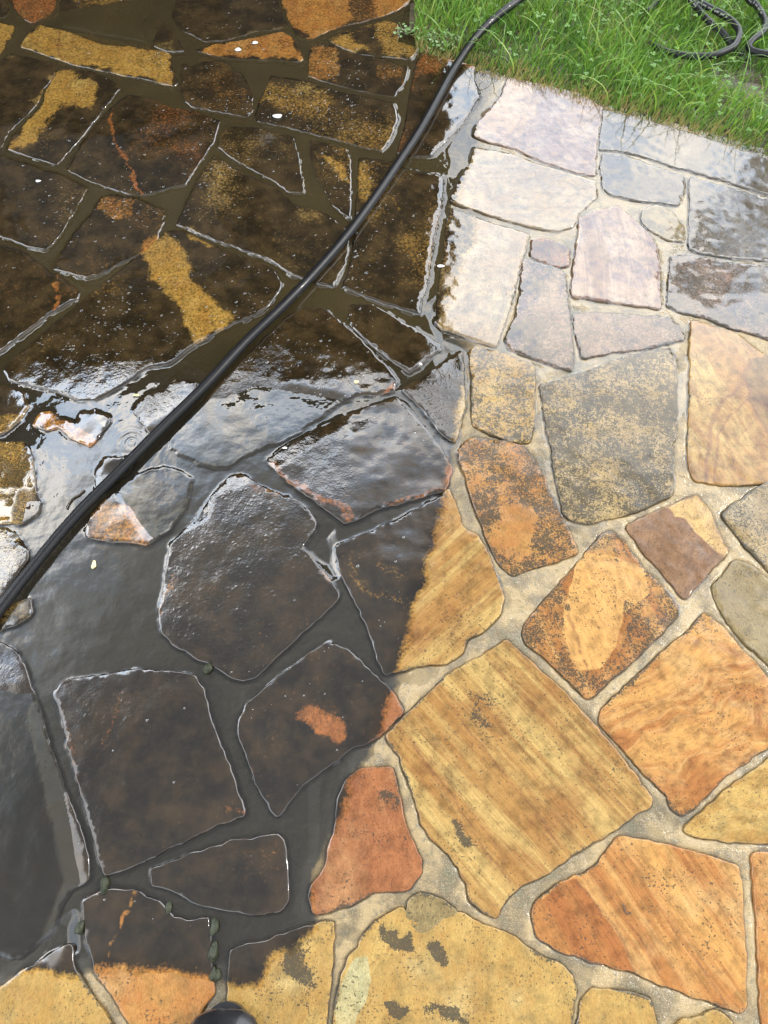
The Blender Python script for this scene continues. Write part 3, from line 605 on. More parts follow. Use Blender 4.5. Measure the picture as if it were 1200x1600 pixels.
st([(85,1081),(101,1064),(125,1060),(165,1055),(210,1047),(265,1050),(304,1057),(316,1076),(328,1120),(343,1160),(358,1196),(366,1230),(373,1246),(383,1265),(380,1276),(340,1288),(300,1308),(250,1333),(200,1356),(165,1368),(157,1350),(147,1310),(132,1260),(117,1205),(102,1140),(90,1100)],"large square black flagstone with brown edges, lower left",'red',h=.0015)
st([(-40,1000),(5,1005),(20,1014),(35,1036),(48,1076),(63,1121),(78,1171),(98,1231),(123,1291),(138,1340),(138,1373),(108,1393),(93,1420),(83,1448),(50,1478),(28,1498),(0,1492),(-40,1500)],"huge dull grey flagstone along the left edge, mostly under a water film",'brown',lich=.3,tilt=(-.002,0))
st([(237,1385),(235,1357),(273,1345),(320,1327),(360,1314),(400,1310),(433,1302),(445,1311),(448,1350),(450,1408),(438,1423),(400,1428),(350,1422),(313,1415),(283,1398),(252,1386)],"dark mauve brown flagstone below the large square black one",'red')
st([(129,1405),(160,1394),(180,1389),(213,1394),(247,1409),(273,1434),(300,1437),(326,1435),(329,1467),(331,1500),(333,1553),(310,1581),(296,1650),(215,1650),(202,1600),(179,1557),(149,1520),(145,1500),(132,1447)],"bottom flagstone black above and orange below with a thin orange streak",'org',lich=.3,speck=60,band=.2)
st([(-40,1565),(0,1547),(33,1522),(67,1502),(109,1477),(111,1507),(125,1533),(141,1557),(158,1583),(190,1650),(-40,1650)],"orange spotted flagstone in the bottom left corner with a dark upper tip",'gold',lich=.4,speck=55,band=.2)
st([(360,1500),(363,1486),(385,1477),(420,1472),(470,1452),(519,1442),(517,1480),(512,1550),(506,1600),(503,1650),(362,1650),(359,1560)],"yellow black speckled flagstone right of the boot toe, dark at its top corner",'gold',lich=.62,speck=80,band=.2)
st([(546,1216),(560,1206),(573,1202),(612,1202),(622,1243),(631,1290),(655,1347),(656,1362),(638,1388),(583,1391),(543,1413),(491,1425),(485,1400),(489,1385),(512,1357),(515,1327),(525,1297),(529,1250)],"small terracotta orange flagstone right of the wash line, near the bottom",'red',lich=.45,speck=110,band=.4,warp=.08)
st([(642,1440),(672,1456),(692,1440),(716,1428),(750,1445),(800,1465),(845,1496),(877,1512),(892,1533),(898,1550),(889,1600),(880,1650),(532,1650),(525,1600),(525,1575),(532,1540),(547,1496),(562,1485),(571,1461),(588,1442),(628,1420),(632,1436)],"big pale yellow flagstone with black stains at the bottom centre",'gold',lich=.45,speck=75,band=.3,grid=.0045,vein=[(1.1,[(575,1510),(600,1490),(612,1472)]),(1.0,[(582,1510),(584,1545),(570,1575),(562,1600)])],zcol=(200,190,140),zone=[[(535,1540),(552,1498),(575,1495),(580,1530),(572,1560),(555,1600),(530,1605),(524,1580)]])
st([(642,1406),(655,1399),(675,1402),(698,1415),(711,1428),(690,1435),(670,1451),(655,1452),(636,1438)],"small translucent brown stone fragment on the top rim of the big pale yellow one",'olive',lich=.4)
st([(832,1430),(844,1408),(874,1384),(905,1371),(934,1354),(954,1331),(969,1309),(985,1312),(1033,1322),(1100,1339),(1153,1355),(1158,1400),(1161,1467),(1164,1573),(1155,1578),(1100,1558),(1033,1535),(993,1516),(917,1498),(867,1478),(844,1462)],"big orange flagstone with a rust brown left wing, bottom right",'org',ang=-32,across=20,along=1.5,warp=.02,band=.8,lich=.22,speck=110,zcol=(170,104,56),zone=[[(825,1430),(873,1378),(900,1370),(925,1405),(950,1440),(975,1480),(993,1520),(900,1500),(840,1465)]],grid=.0042,vein=[(1.8,[(898,1372),(930,1412),(958,1445),(980,1485),(992,1518)]),(1.2,[(925,1356),(960,1410),(1000,1465),(1035,1535)]),(1.5,[(1040,1432),(1070,1480),(1100,1520),(1135,1568)])])
st([(1177,1340),(1186,1337),(1260,1337),(1260,1650),(1204,1650),(1194,1590),(1187,1480),(1182,1400)],"narrow orange strip of a flagstone at the right edge near the bottom corner",'org',band=.5,lich=.15)
st([(914,1560),(930,1550),(987,1554),(1015,1562),(1023,1600),(1030,1650),(893,1650),(905,1600)],"gold flagstone with black spots cut off by the bottom edge, right of centre",'gold',lich=.55,speck=80,band=.2)
st([(1052,1612),(1067,1598),(1100,1592),(1120,1581),(1135,1594),(1175,1650),(1045,1650)],"small yellow flagstone tip at the bottom edge, right of the gold spotted one",'gold',lich=.5,band=.2)

for i, (poly, label, pal, k) in enumerate(S):
    mk = {q: k.pop(q) for q in ('ang', 'across', 'along', 'warp', 'wscale', 'band', 'speck', 'zcol') if q in k}
    cxm = np.mean([q[0] for q in poly]); cym = np.mean([q[1] for q in poly])
    clean_side = not inside(np.array([cxm]), np.array([cym]), DIRTY)[0]
    k.setdefault('bevel', .0026 if clean_side else (.0055 if cym < 640 else .0032))
    k.setdefault('h', random.uniform(-.0006, .0010)); k.setdefault('tilt', (random.uniform(-.004, .004), random.uniform(-.004, .004)))
    flagstone(poly, label, stone_mat(pal, seed=3.7 + i * 1.37, **mk), seed=i, **k)
N_SEEN = len(OUTLINES)

# paving that carries on outside the picture
pals = list(PAL)
fill_m = [stone_mat(p, band=.4, warp=.05) for p in ('gold', 'org', 'olive', 'pink')]
def view_hit(P):
    px, py = PX(P[:, 0], P[:, 1]); dep = P[:, 1] * cp + CAM_H * sp
    return ((px > -62) & (px < 1282) & (py > -52) & (py < 1672) & (dep > .1)).any()
EDGE_A, EDGE_B = np.array(G(655, 85)), np.array(G(1200, 243))
def lawn_side(x, y):                       # >0 on the lawn side of the paving edge
    e = EDGE_B - EDGE_A; return (e[0] * (y - EDGE_A[1]) - e[1] * (x - EDGE_A[0])) / np.hypot(*e)
cs = .42
for iy in range(-4, 8):
    for ix in range(-5, 6):
        def J(a, b): return np.array([a * cs + .30 * cs * vnoise(np.array([a * 3.3]), np.array([b * 2.7]), 1, 41)[0], b * cs + .30 * cs * vnoise(np.array([a * 2.9]), np.array([b * 3.1]), 1, 42)[0]])
        q = np.array([J(ix, iy), J(ix + 1, iy), J(ix + 1, iy + 1), J(ix, iy + 1)])
        c0 = q.mean(0); q = c0 + (q - c0) * (1 - .035 / (cs * .5))
        tt = np.linspace(0, 1, 7)[:, None]
        edge = np.concatenate([q[i] * (1 - tt) + q[(i + 1) % 4] * tt for i in range(4)] + [c0[None]])
        if view_hit(edge): continue
        if q[:, 1].max() > 3.02: continue
        if (lawn_side(q[:, 0], q[:, 1]) > -.02).any() and q[:, 0].max() > .2: continue
        flagstone(q, "weathered wet flagstone of the paving beyond the edge of the view", fill_m[(ix + iy) % 4], world=True, grid=.05, detail=False, seed=ix * 7 + iy, group='flagstones beyond the edge of the view', h=random.uniform(-.001, .001))

# ------------------------------------------------------------------ mortar bed
def grid_mesh(x0, x1, y0, y1, s):
    xs = np.arange(x0, x1 + s / 2, s); ys = np.arange(y0, y1 + s / 2, s)
    gx, gy = np.meshgrid(xs, ys); nx, ny = len(xs), len(ys)
    idx = np.arange(nx * ny).reshape(ny, nx)
    f = np.stack([idx[:-1, :-1], idx[:-1, 1:], idx[1:, 1:], idx[1:, :-1]], -1).reshape(-1, 4)
    return gx.ravel(), gy.ravel(), f
# ------------------------------------------------------------------ standing water in the joints and puddle
s = .0032
x0, x1, y0, y1 = -1.35, 1.32, -.34, 2.72
xs = np.arange(x0, x1, s); ys = np.arange(y0, y1, s); nx, ny = len(xs), len(ys)
gx, gy = np.meshgrid(xs, ys)
dist = np.full((ny, nx), .05, np.float32); ins = np.zeros((ny, nx), bool)
for P in OUTLINES[:N_SEEN]:
    a0, b0 = P.min(0) - .03; a1, b1 = P.max(0) + .03
    i0, i1 = np.clip([int((a0 - x0) / s), int((a1 - x0) / s) + 1], 0, nx); j0, j1 = np.clip([int((b0 - y0) / s), int((b1 - y0) / s) + 1], 0, ny)
    if i1 <= i0 or j1 <= j0: continue
    sx, sy = gx[j0:j1, i0:i1], gy[j0:j1, i0:i1]
    ins[j0:j1, i0:i1] |= inside(sx, sy, [tuple(p) for p in P])
    for k in range(len(P)):
        ax, ay = P[k]; bx, by = P[(k + 1) % len(P)]
        u0, u1 = np.clip([int((min(ax, bx) - .025 - x0) / s), int((max(ax, bx) + .025 - x0) / s) + 2], 0, nx)
        v0, v1 = np.clip([int((min(ay, by) - .025 - y0) / s), int((max(ay, by) + .025 - y0) / s) + 2], 0, ny)
        if u1 <= u0 or v1 <= v0: continue
        dist[v0:v1, u0:u1] = np.minimum(dist[v0:v1, u0:u1], seg_d(gx[v0:v1, u0:u1], gy[v0:v1, u0:u1], ax, ay, bx, by))
sd_ = np.where(ins, -dist, dist)             # signed distance to the stones, >0 in the joints

def mbase(x, y):
    px, py = PX(x, y); return -.0040 - .0065 * poly_soft(px, py, DIRTY, 60)
def mortar(gx, gy, f, edge, name, label):
    ls = lawn_side(gx, gy)
    keep = (ls < .012 + .02 * vnoise(gx, gy, 9, 61)) | (gx < G(655, 85)[0] - .03)
    fk = keep[f].all(1); f = f[fk]; used = np.unique(f); rm = np.full(gx.size, -1); rm[used] = np.arange(used.size)
    gx, gy, edge, f = gx[used], gy[used], edge[used], rm[f]
    a, b = PX(gx, gy)
    mz = mbase(gx, gy) + .0016 * vnoise(gx, gy, 14, 51) + .0009 * vnoise(gx, gy, 45, 52) + .0005 * vnoise(gx, gy, 110, 53) - .0045 * edge
    deep = poly_soft(a, b, [(-40,640),(100,620),(230,560),(330,640),(300,740),(265,850),(250,1010),(350,1060),(400,1300),(350,1500),(320,1420),(160,1380),(90,1060),(-40,1010)], 60)
    mz -= .003 * deep
    o = mesh_np(name, np.column_stack([gx, gy, mz]), f.tolist(), MORT, {'clean': clean_map(gx, gy), 'edge': edge})
    return tag(o, label, None, None, 'structure')
MORT = mortar_mat()
k2 = 1
edg = np.exp(-np.clip(dist, 0, 1) / .0022) * np.clip(.75 + .7 * vnoise(gx, gy, 28, 55), .1, 1.2) * (~ins) + ins * 1.0
sgx, sgy, se = gx[::k2, ::k2], gy[::k2, ::k2], edg[::k2, ::k2]; si = (ins & (dist > .012))[::k2, ::k2]
h_, w_ = sgx.shape; idx = np.arange(h_ * w_).reshape(h_, w_); okf = ~(si[:-1, :-1] & si[1:, 1:])
f = np.stack([idx[:-1, :-1][okf], idx[:-1, 1:][okf], idx[1:, 1:][okf], idx[1:, :-1][okf]], -1)
mortar(sgx.ravel(), sgy.ravel(), f, se.ravel(), 'pavement', "damp sandy mortar bed showing in the joints between the flagstones")
X0, X1, Y0, Y1 = sgx.min(), sgx.max(), sgy.min(), sgy.max()
ax_, ay_, f = grid_mesh(-2.6, 2.6, -1.7, 3.3, .03)
inb = (ax_ > X0 + .03) & (ax_ < X1 - .03) & (ay_ > Y0 + .03) & (ay_ < Y1 - .03)
f = f[~inb[f].all(1)]
o = mortar(ax_, ay_, f, np.zeros(ax_.size) + .3, 'pavement', "mortar bed of the paving outside the view"); o.location.z = -.004
px, py = PX(gx, gy)
pxw = px + 6 * vnoise(gx, gy, 20, 71); pyw = py + 6 * vnoise(gx, gy, 20, 72)
# how full the joints are: 1 = brim full, 0 = dry
full = poly_soft(pxw, pyw, DIRTY, 40) * .9
WET = [([(690,100),(1300,200),(1300,560),(1080,490),(1050,560),(840,600),(740,545),(690,540)], .92),
       ([(835,1440),(870,1480),(930,1500),(925,1560),(900,1555),(885,1520)], .9),
       ([(360,1440),(520,1440),(330,1640),(330,1500)], .7), ([(500,1440),(580,1440),(540,1500),(500,1640)], .35),
       ([(925,1270),(1020,1240),(1080,1280),(1010,1320)], .55), ([(740,880),(830,900),(800,960),(780,950)], .5),
       ([(640,1330),(700,1420),(600,1420)], .2), ([(880,820),(960,800),(920,860)], .3), ([(1020,930),(1100,900),(1080,960),(960,1060)], .45),
       ([(622,1040),(700,1045),(650,1090)], .5), ([(1130,1310),(1200,1310),(1200,1340),(1130,1350)], .6), ([(840,600),(880,820),(860,780),(830,640)], .4),
       ([(1055,560),(1078,560),(1078,760),(1055,760)], .4)]
for pl, v in WET: full = np.maximum(full, poly_soft(pxw, pyw, pl, 25) * v)
dryp = [([(95,1440),(115,1430),(115,1480),(30,1520)], .8), ([(495,830),(520,830),(520,900),(480,860)], .7), ([(495,1180),(540,1200),(515,1300),(490,1360)], .6),
        ([(400,1050),(515,1000),(400,1100)], .5), ([(690,540),(725,540),(700,690),(690,690)], .3)]
for pl, v in dryp: full = full * (1 - poly_soft(pxw, pyw, pl, 20) * v)
mb = mbase(gx, gy); level = mb - .0015 + full * (-.0008 - mb)
fm = np.clip((620 - py) / 160, 0, 1); fm = .35 + .65 * fm
men = .0026 * fm * np.clip(.62 + .8 * vnoise(gx, gy, 38, 74) + .3 * vnoise(gx, gy, 110, 75), .12, 1.35) * np.exp(-np.clip(sd_, 0, 1) / (.0016 + .0014 * fm))
wz = level + np.where(sd_ > -.004, men, .0026 * fm) + .00025 * vnoise(gx, gy, 30, 73)
sk = sink_map(gx, gy)
stone_z = .0014 * vnoise(gx, gy, 7, 21) + .0007 * vnoise(gx, gy, 18, 22) - .0085 * sk
keepv = (full > .12) & ((sd_ > -.0035) | ((sk > .15) & (wz > stone_z - .0015)))
keepv &= (lawn_side(gx, gy) < .03) | (px < 665)
idx = np.arange(nx * ny).reshape(ny, nx)
kf = keepv[:-1, :-1] & keepv[:-1, 1:] & keepv[1:, 1:] & keepv[1:, :-1]
f = np.stack([idx[:-1, :-1][kf], idx[:-1, 1:][kf], idx[1:, 1:][kf], idx[1:, :-1][kf]], -1)
used = np.unique(f); rm = np.full(nx * ny, -1); rm[used] = np.arange(used.size)
murk = np.clip(poly_soft(px, py, DIRTY, 60) * (1 - .45 * np.clip((py - 560) / 300, 0, 1)), .04, 1)
wv = np.column_stack([gx.ravel()[used], gy.ravel()[used], wz.ravel()[used]])
water = mesh_np('water', wv, rm[f].tolist(), water_mat(), {'murk': murk.ravel()[used], 'silt': np.clip((680 - py) / 200, 0, 1).ravel()[used]})
tag(water, "shallow brown water standing in the joints and in the grey puddle", None, None, 'structure')
print('water verts', used.size)

# ------------------------------------------------------------------ water beads and bubbles on the unwashed stones
def domes(cx, cy, cz, r, flat=.55, seg=8):
    rings = [(1.0, 0.0), (.88, .45), (.5, .85)]
    n = len(cx); ang = np.arange(seg) * 2 * np.pi / seg
    vs = []
    for rr, hh in rings:
        vs.append(np.stack([cx[:, None] + r[:, None] * rr * np.cos(ang), cy[:, None] + r[:, None] * rr * np.sin(ang) * 1.0, cz[:, None] + r[:, None] * hh * flat + 0 * ang], -1))
    V = np.concatenate(vs + [np.stack([cx, cy, cz + r * flat], -1)[:, None, :]], 1)
    k = seg * 3 + 1; fs = []
    for i in range(n):
        b = i * k
        for q in range(2):
            for a in range(seg):
                c_ = (a + 1) % seg; fs.append((b + q * seg + a, b + q * seg + c_, b + (q + 1) * seg + c_, b + (q + 1) * seg + a))
        for a in range(seg): fs.append((b + 2 * seg + a, b + 2 * seg + (a + 1) % seg, b + 3 * seg))
    return V.reshape(-1, 3), fs
bead_m, nt = new_mat("water_bead")
tr = N(nt, 'ShaderNodeBsdfTransparent'); tr.inputs[0].default_value = (.85, .83, .78, 1); gl = N(nt, 'ShaderNodeBsdfGlossy'); gl.inputs['Roughness'].default_value = .02
mx = N(nt, 'ShaderNodeMixShader')
link(nt, schlick(nt, .16), mx.inputs[0]); link(nt, tr.outputs[0], mx.inputs[1]); link(nt, gl.outputs[0], mx.inputs[2])
o_ = N(nt, 'ShaderNodeOutputMaterial'); link(nt, mx.outputs[0], o_.inputs[0])
nb = 42000
bx = rng.uniform(-60, 760, nb); by = rng.uniform(-20, 1500, nb)
wx, wy = G(bx, by)
dens = .10 + .9 * np.clip(vnoise(wx, wy, 5, 81) + .1, 0, 1) ** 1.5
HOT = [((0,400),(420,620),1.5), ((270,230),(560,440),.9), ((640,330),(740,520),1.2), ((200,60),(330,120),.4)]
for (a, b), (c_, d_), v in HOT: dens = np.where((bx > a) & (bx < c_) & (by > b) & (by < d_), dens * (1 + v), dens)
dens = np.where(by > 700, dens * .07, dens); dens = dens * .85
ii = np.clip(((wx - x0) / s).astype(int), 0, nx - 1); jj = np.clip(((wy - y0) / s).astype(int), 0, ny - 1)
okb = (rng.random(nb) < dens) & (sd_[jj, ii] < -.007) & inside(bx, by, DIRTY) & (sk[jj, ii] < .15)
wx, wy = wx[okb], wy[okb]
rr = np.clip(rng.lognormal(math.log(.0015), .5, wx.size), .0008, .0045)
zb = .0014 * vnoise(wx, wy, 7, 21) + .0007 * vnoise(wx, wy, 18, 22)
V, fs = domes(wx, wy, zb - .0002, rr)
bd = mesh_np('water_beads', V, fs, bead_m); tag(bd, "tiny water beads and bubbles scattered over the dark unwashed stones", None, None, 'stuff')
print('beads', wx.size)

# ------------------------------------------------------------------ hoses
def tube(name, pts, rad, mat, parent=None, seg=14, sub=10, cap=True, origin=(0, 0, 0)):
    P = np.array(pts, float); out = []
    for i in range(len(P) - 1):
        p0, p1, p2, p3 = P[max(i - 1, 0)], P[i], P[i + 1], P[min(i + 2, len(P) - 1)]
        for k in range(sub):
            t = k / sub; out.append(.5 * ((2 * p1) + (-p0 + p2) * t + (2 * p0 - 5 * p1 + 4 * p2 - p3) * t * t + (-p0 + 3 * p1 - 3 * p2 + p3) * t ** 3))
    out.append(P[-1]); out = np.array(out); V = []; n = len(out)
    for i in range(n):
        t = out[min(i + 1, n - 1)] - out[max(i - 1, 0)]; t /= np.linalg.norm(t)
        sde = np.cross(t, (0, 0, 1)); sde /= np.linalg.norm(sde); u = np.cross(sde, t)
        for a in range(seg):
            th = 2 * math.pi * a / seg; V.append(out[i] + rad * (math.cos(th) * sde + math.sin(th) * u))
    F_ = [(i * seg + a, i * seg + (a + 1) % seg, (i + 1) * seg + (a + 1) % seg, (i + 1) * seg + a) for i in range(n - 1) for a in range(seg)]
    F_.append(tuple(range(seg))[::-1]); F_.append(tuple((n - 1) * seg + a for a in range(seg)))
    return mesh_np(name, V, F_, mat, parent=parent, origin=origin), out
rubber = simple("black_rubber", (.004, .004, .0045), .36, .28, .05, (420, .5, .0008), (.009, .009, .010), 160)
HR = .0125
hp = [(-140,1135,HR),(-60,1035,HR),(0,952,HR),(60,875,HR),(118,806,HR),(182,741,HR+.001),(250,672,HR+.003),(320,603,HR+.004),(383,535,HR+.004),(440,480,HR+.004),(490,428,HR+.002),(540,370,HR+.002),(583,312,HR+.002),(622,255,HR+.003),(655,205,HR+.004),(682,157,HR+.004),(708,110,HR+.004),(738,65,HR+.022),(768,33,HR+.035),(800,8,HR+.045),(850,-28,HR+.045),(920,-60,HR+.04),(1010,-80,HR+.03)]
pts = []
for a, b, z in hp:
    X, Y = G(a, b, z); pts.append((float(X), float(Y), z))
h0 = pts[8]
hose, _ = tube('hose', [np.array(p) - np.array(h0) * (1, 1, 0) for p in pts], HR, rubber, sub=14, seg=20)
hose.location = (h0[0], h0[1], 0)
tag(hose, "thick black rubber hose running diagonally across the paving to the lawn", 'hose')
thin_m = simple("black_vinyl", (.008, .008, .009), .4, .25, 0, None, (.018, .018, .019), 60)
mark_m = simple("pale_print", (.42, .42, .40), .6, .3)
def lawn_hose(pix, label, marks):
    pp = []
    for a, b, z in pix:
        X, Y = G(a, b, z); pp.append((float(X), float(Y), z))
    o0 = np.array([pp[len(pp) // 2][0], pp[len(pp) // 2][1], 0])
    o, path = tube('lawn_hose', [np.array(p) - o0 for p in pp], .0105, thin_m, seg=12, sub=8)
    o.location = tuple(o0); tag(o, label, 'hose', None)
    V, F_ = [], []; view = np.array([0, 0, CAM_H]) - o0
    a, b = marks
    for i in range(a, min(b, len(path) - 2)):
        if i % 3 == 2: continue
        for h_ in range(2):
            p = path[i] + (path[i + 1] - path[i]) * (.12 + .5 * h_); q = p + (path[i + 1] - path[i]) * random.uniform(.22, .34)
            t = (path[i + 1] - path[i]); t /= np.linalg.norm(t); vd = view - p; nrm = vd - t * (vd @ t); nrm /= np.linalg.norm(nrm)
            sdv = np.cross(t, nrm); k = len(V)
            for e in (p, q):
                for sg in (-1, 1): V.append(e + nrm * .0107 * math.cos(.2) + sdv * .0022 * sg)
            F_.append((k, k + 1, k + 3, k + 2))
    mesh_np('printed_mark', V, F_, mark_m, parent=o)
    return o
zh = .045
lawn_hose([(1010,20,.02),(1040,-10,.03),(1060,-12,.04),(1079,0,zh),(1096,21,zh),(1112,37,zh),(1127,50,.038),(1139,64,.03),(1150,78,.018),(1165,95,.005)], "thin black hose end with pale print dipping into the grass inside the loop", (20, 30))
lawn_hose([(1050,-40,.03),(1068,-16,.04),(1087,0,.05),(1108,12,.052),(1133,25,.052),(1150,40,.052),(1155,54,.05),(1148,71,.048),(1133,80,.046),(1112,87,.044),(1083,88,.042),(1058,85,.034),(1036,79,.022),(1015,68,.008)], "thin black hose making a round loop on the grass, pale print along it", (12, 34))
lawn_hose([(1150,-30,.04),(1171,0,zh),(1180,6,zh),(1190,21,zh),(1196,37,zh),(1192,50,zh),(1179,60,zh),(1171,69,.042),(1172,77,.04),(1184,82,.04),(1204,84,.04),(1240,80,.04),(1280,50,.04)], "thin black hose coil bending back on the grass in the top right corner", (8, 26))

# ------------------------------------------------------------------ lawn
soil = simple("wet_soil", (.075, .058, .032), .75, .4, .25, (60, .8, .01), (.035, .028, .015), 12)
gx, gy, f = grid_mesh(-3.2, 5.0, -2.4, 7.2, .07)
ls = lawn_side(gx, gy)
gz = -.032 + .004 * vnoise(gx, gy, 5, 91) + .028 * np.clip((ls - .01) / .09, 0, 1) * (gx > .05)
gr_ = mesh_np('ground', np.column_stack([gx, gy, gz]), f.tolist(), soil); tag(gr_, "wet brown soil under the lawn and round the paving", None, None, 'structure')
bpy_far = simple("far_grass", (.07, .11, .03), .9, .2, 0, (30, .6, .02), (.11, .15, .05), 3)
me = bpy.data.meshes.new('ground_far'); B = 90
far = mesh_np('terrain', [(-B, -B, -.06), (B, -B, -.06), (B, B, -.06), (-B, B, -.06)], [(0, 1, 2, 3)], bpy_far); tag(far, "green ground around the garden", None, None, 'structure')

gm, nt = new_mat("grass_blade")
at = N(nt, 'ShaderNodeAttribute'); at.attribute_name = 'tint'; ah = attr(nt, 'along')
cr = N(nt, 'ShaderNodeValToRGB'); link(nt, at.outputs['Fac'], cr.inputs[0])
e = cr.color_ramp.elements; e[0].position = 0; e[0].color = (.05, .13, .022, 1); e[1].position = 1; e[1].color = (.48, .35, .17, 1)
for p_, c_ in ((.3, (.11, .25, .04, 1)), (.55, (.19, .36, .06, 1)), (.74, (.32, .42, .09, 1)), (.86, (.40, .33, .13, 1))):
    q = e.new(p_); q.color = c_
pb = N(nt, 'ShaderNodeBsdfPrincipled'); link(nt, cr.outputs[0], pb.inputs['Base Color']); pb.inputs['Roughness'].default_value = .38; pb.inputs['Specular IOR Level'].default_value = .5
tl = N(nt, 'ShaderNodeBsdfTranslucent'); link(nt, mixc(nt, 1.0, cr.outputs[0], (1.0, 1.0, .6), 'MULTIPLY'), tl.inputs[0])
mx = N(nt, 'ShaderNodeMixShader'); mx.inputs[0].default_value = .42; link(nt, pb.outputs[0], mx.inputs[1]); link(nt, tl.outputs[0], mx.inputs[2])
o_ = N(nt, 'ShaderNodeOutputMaterial'); link(nt, mx.outputs[0], o_.inputs[0])
def blades(x, y, z, h, wd, lean_a, lean, tint, segs=3):
    n = len(x); V = []; T = []
    fa = rng.uniform(0, 2 * np.pi, n)
    for k in range(segs + 1):
        t = k / segs; off = lean * h * t ** 1.8; zz_ = z + h * t * np.sqrt(np.clip(1 - (lean * t * .7) ** 2, .15, 1)); ww = wd * (1 - t) ** .7 * .5 if k < segs else wd * .03
        cxp = x + np.cos(lean_a) * off; cyp = y + np.sin(lean_a) * off
        for sg in (-1, 1): V.append(np.stack([cxp + sg * ww * np.cos(fa), cyp + sg * ww * np.sin(fa), zz_], -1))
    k = 2 * (segs + 1); V = np.stack(V, 1).reshape(-1, 3)
    base = np.arange(n)[:, None] * k
    fs = np.concatenate([base + np.array([2 * q, 2 * q + 1, 2 * q + 3, 2 * q + 2]) for q in range(segs)], 0)
    return V, fs, np.repeat(tint, k)
def lawn_pts(n, xr, yr, lo, hi):
    x = rng.uniform(*xr, n); y = rng.uniform(*yr, n); l = lawn_side(x, y)
    ok = (l > lo) & (l < hi) & (x > .10 + .25 * (y - 2.3) * 0)
    a, b = PX(x, y); ok &= (a > 640 + 12 * vnoise(x, y, 15, 4) - np.clip((60 - b), 0, 200) * .15)
    # bare muddy runnel at the right side
    rn = np.minimum(seg_d(a, b, 1165, 105, 1210, 185), seg_d(a, b, 1120, 120, 1200, 150)); ok &= ~((rn < 8) & (rng.random(n) < .93))
    return x[ok], y[ok], l[ok]
sets = []
x, y, l = lawn_pts(80000, (.05, 2.1), (1.7, 3.4), .008, 9)
pn = vnoise(x, y, 6, 95); h = np.clip(.046 + .020 * pn + rng.normal(0, .014, x.size), .02, .12) * np.clip(.45 + l * 4.5, .45, 1)
tint = np.clip(.46 + .16 * vnoise(x, y, 9, 96) + rng.normal(0, .14, x.size), 0, .72)
brown = rng.random(x.size) < np.clip(.75 - l * 8.5, .035, .8); tint = np.where(brown, rng.uniform(.80, 1, x.size), tint)
sets.append(blades(x, y, np.full(x.size, -.012), h, rng.uniform(.0022, .0048, x.size), rng.uniform(0, 6.28, x.size) * .5 + rng.normal(-1.9, .8, x.size), rng.uniform(.1, .95, x.size), tint))
x, y, l = lawn_pts(2600, (.05, 2.1), (1.7, 3.4), .03, 9)      # longer, broader blades lying over
sets.append(blades(x, y, np.full(x.size, 0.0), rng.uniform(.08, .15, x.size), rng.uniform(.004, .0065, x.size), rng.uniform(0, 6.28, x.size), rng.uniform(.7, 1.2, x.size), np.clip(rng.normal(.52, .12, x.size), .2, .78), 5))
x, y, l = lawn_pts(14000, (.05, 2.1), (1.7, 3.0), -.012, .085)    # dead straw along the edge
sets.append(blades(x, y, np.full(x.size, -.012), rng.uniform(.02, .05, x.size), rng.uniform(.0012, .0025, x.size), rng.uniform(0, 6.28, x.size), rng.uniform(.5, 1.2, x.size), rng.uniform(.82, 1, x.size)))
x = rng.uniform(.1, 4.8, 16000); y = rng.uniform(1.4, 6.8, 16000); l = lawn_side(x, y); ok = (l > .05) & ((x > 2.0) | (y > 3.3)); x, y = x[ok], y[ok]
sets.append(blades(x, y, np.full(x.size, -.02), rng.uniform(.05, .10, x.size), rng.uniform(.006, .010, x.size), rng.uniform(0, 6.28, x.size), rng.uniform(.2, 1, x.size), np.clip(rng.normal(.4, .15, x.size), 0, .75)))
V = []; Fq = []; T = []; off = 0
for v, fq, t in sets: V.append(v); Fq.append(fq + off); T.append(t); off += len(v)
grass = mesh_np('grass', np.concatenate(V), np.concatenate(Fq).tolist(), gm, {'tint': np.concatenate(T)}, smooth_=False)
tag(grass, "short green lawn grass with straw coloured blades along the paving", None, None, 'stuff')
# clover leaves among the grass
def leaf_discs(x, y, z, r, tint):
    V, Fq, T = [], [], []
    for i in range(len(x)):
        a0 = random.uniform(0, 6.28)
        for q in range(3):
            a = a0 + q * 2.094; cx, cy = x[i] + math.cos(a) * r[i] * .8, y[i] + math.sin(a) * r[i] * .8; k = len(V)
            tz = random.uniform(-.3, .3)
            for m_ in range(6):
                b = m_ * math.pi / 3; V.append((cx + math.cos(b) * r[i] * .75, cy + math.sin(b) * r[i] * .75, z[i] + tz * r[i] * math.cos(b) + .1 * r[i] * (m_ % 2)))
            Fq.append(tuple(k + m_ for m_ in range(6))); T += [tint[i]] * 6
    return V, Fq, T
x, y, l = lawn_pts(800, (.05, 1.7), (1.7, 2.9), .05, 9)
V, Fq, T = leaf_discs(x, y, rng.uniform(.015, .05, x.size), rng.uniform(.004, .007, x.size), np.clip(rng.normal(.42, .08, x.size), .2, .6))
clover = mesh_np('clover', V, Fq, gm, {'tint': T}, smooth_=False); tag(clover, "small round clover leaves among the lawn grass", None, None, 'stuff')

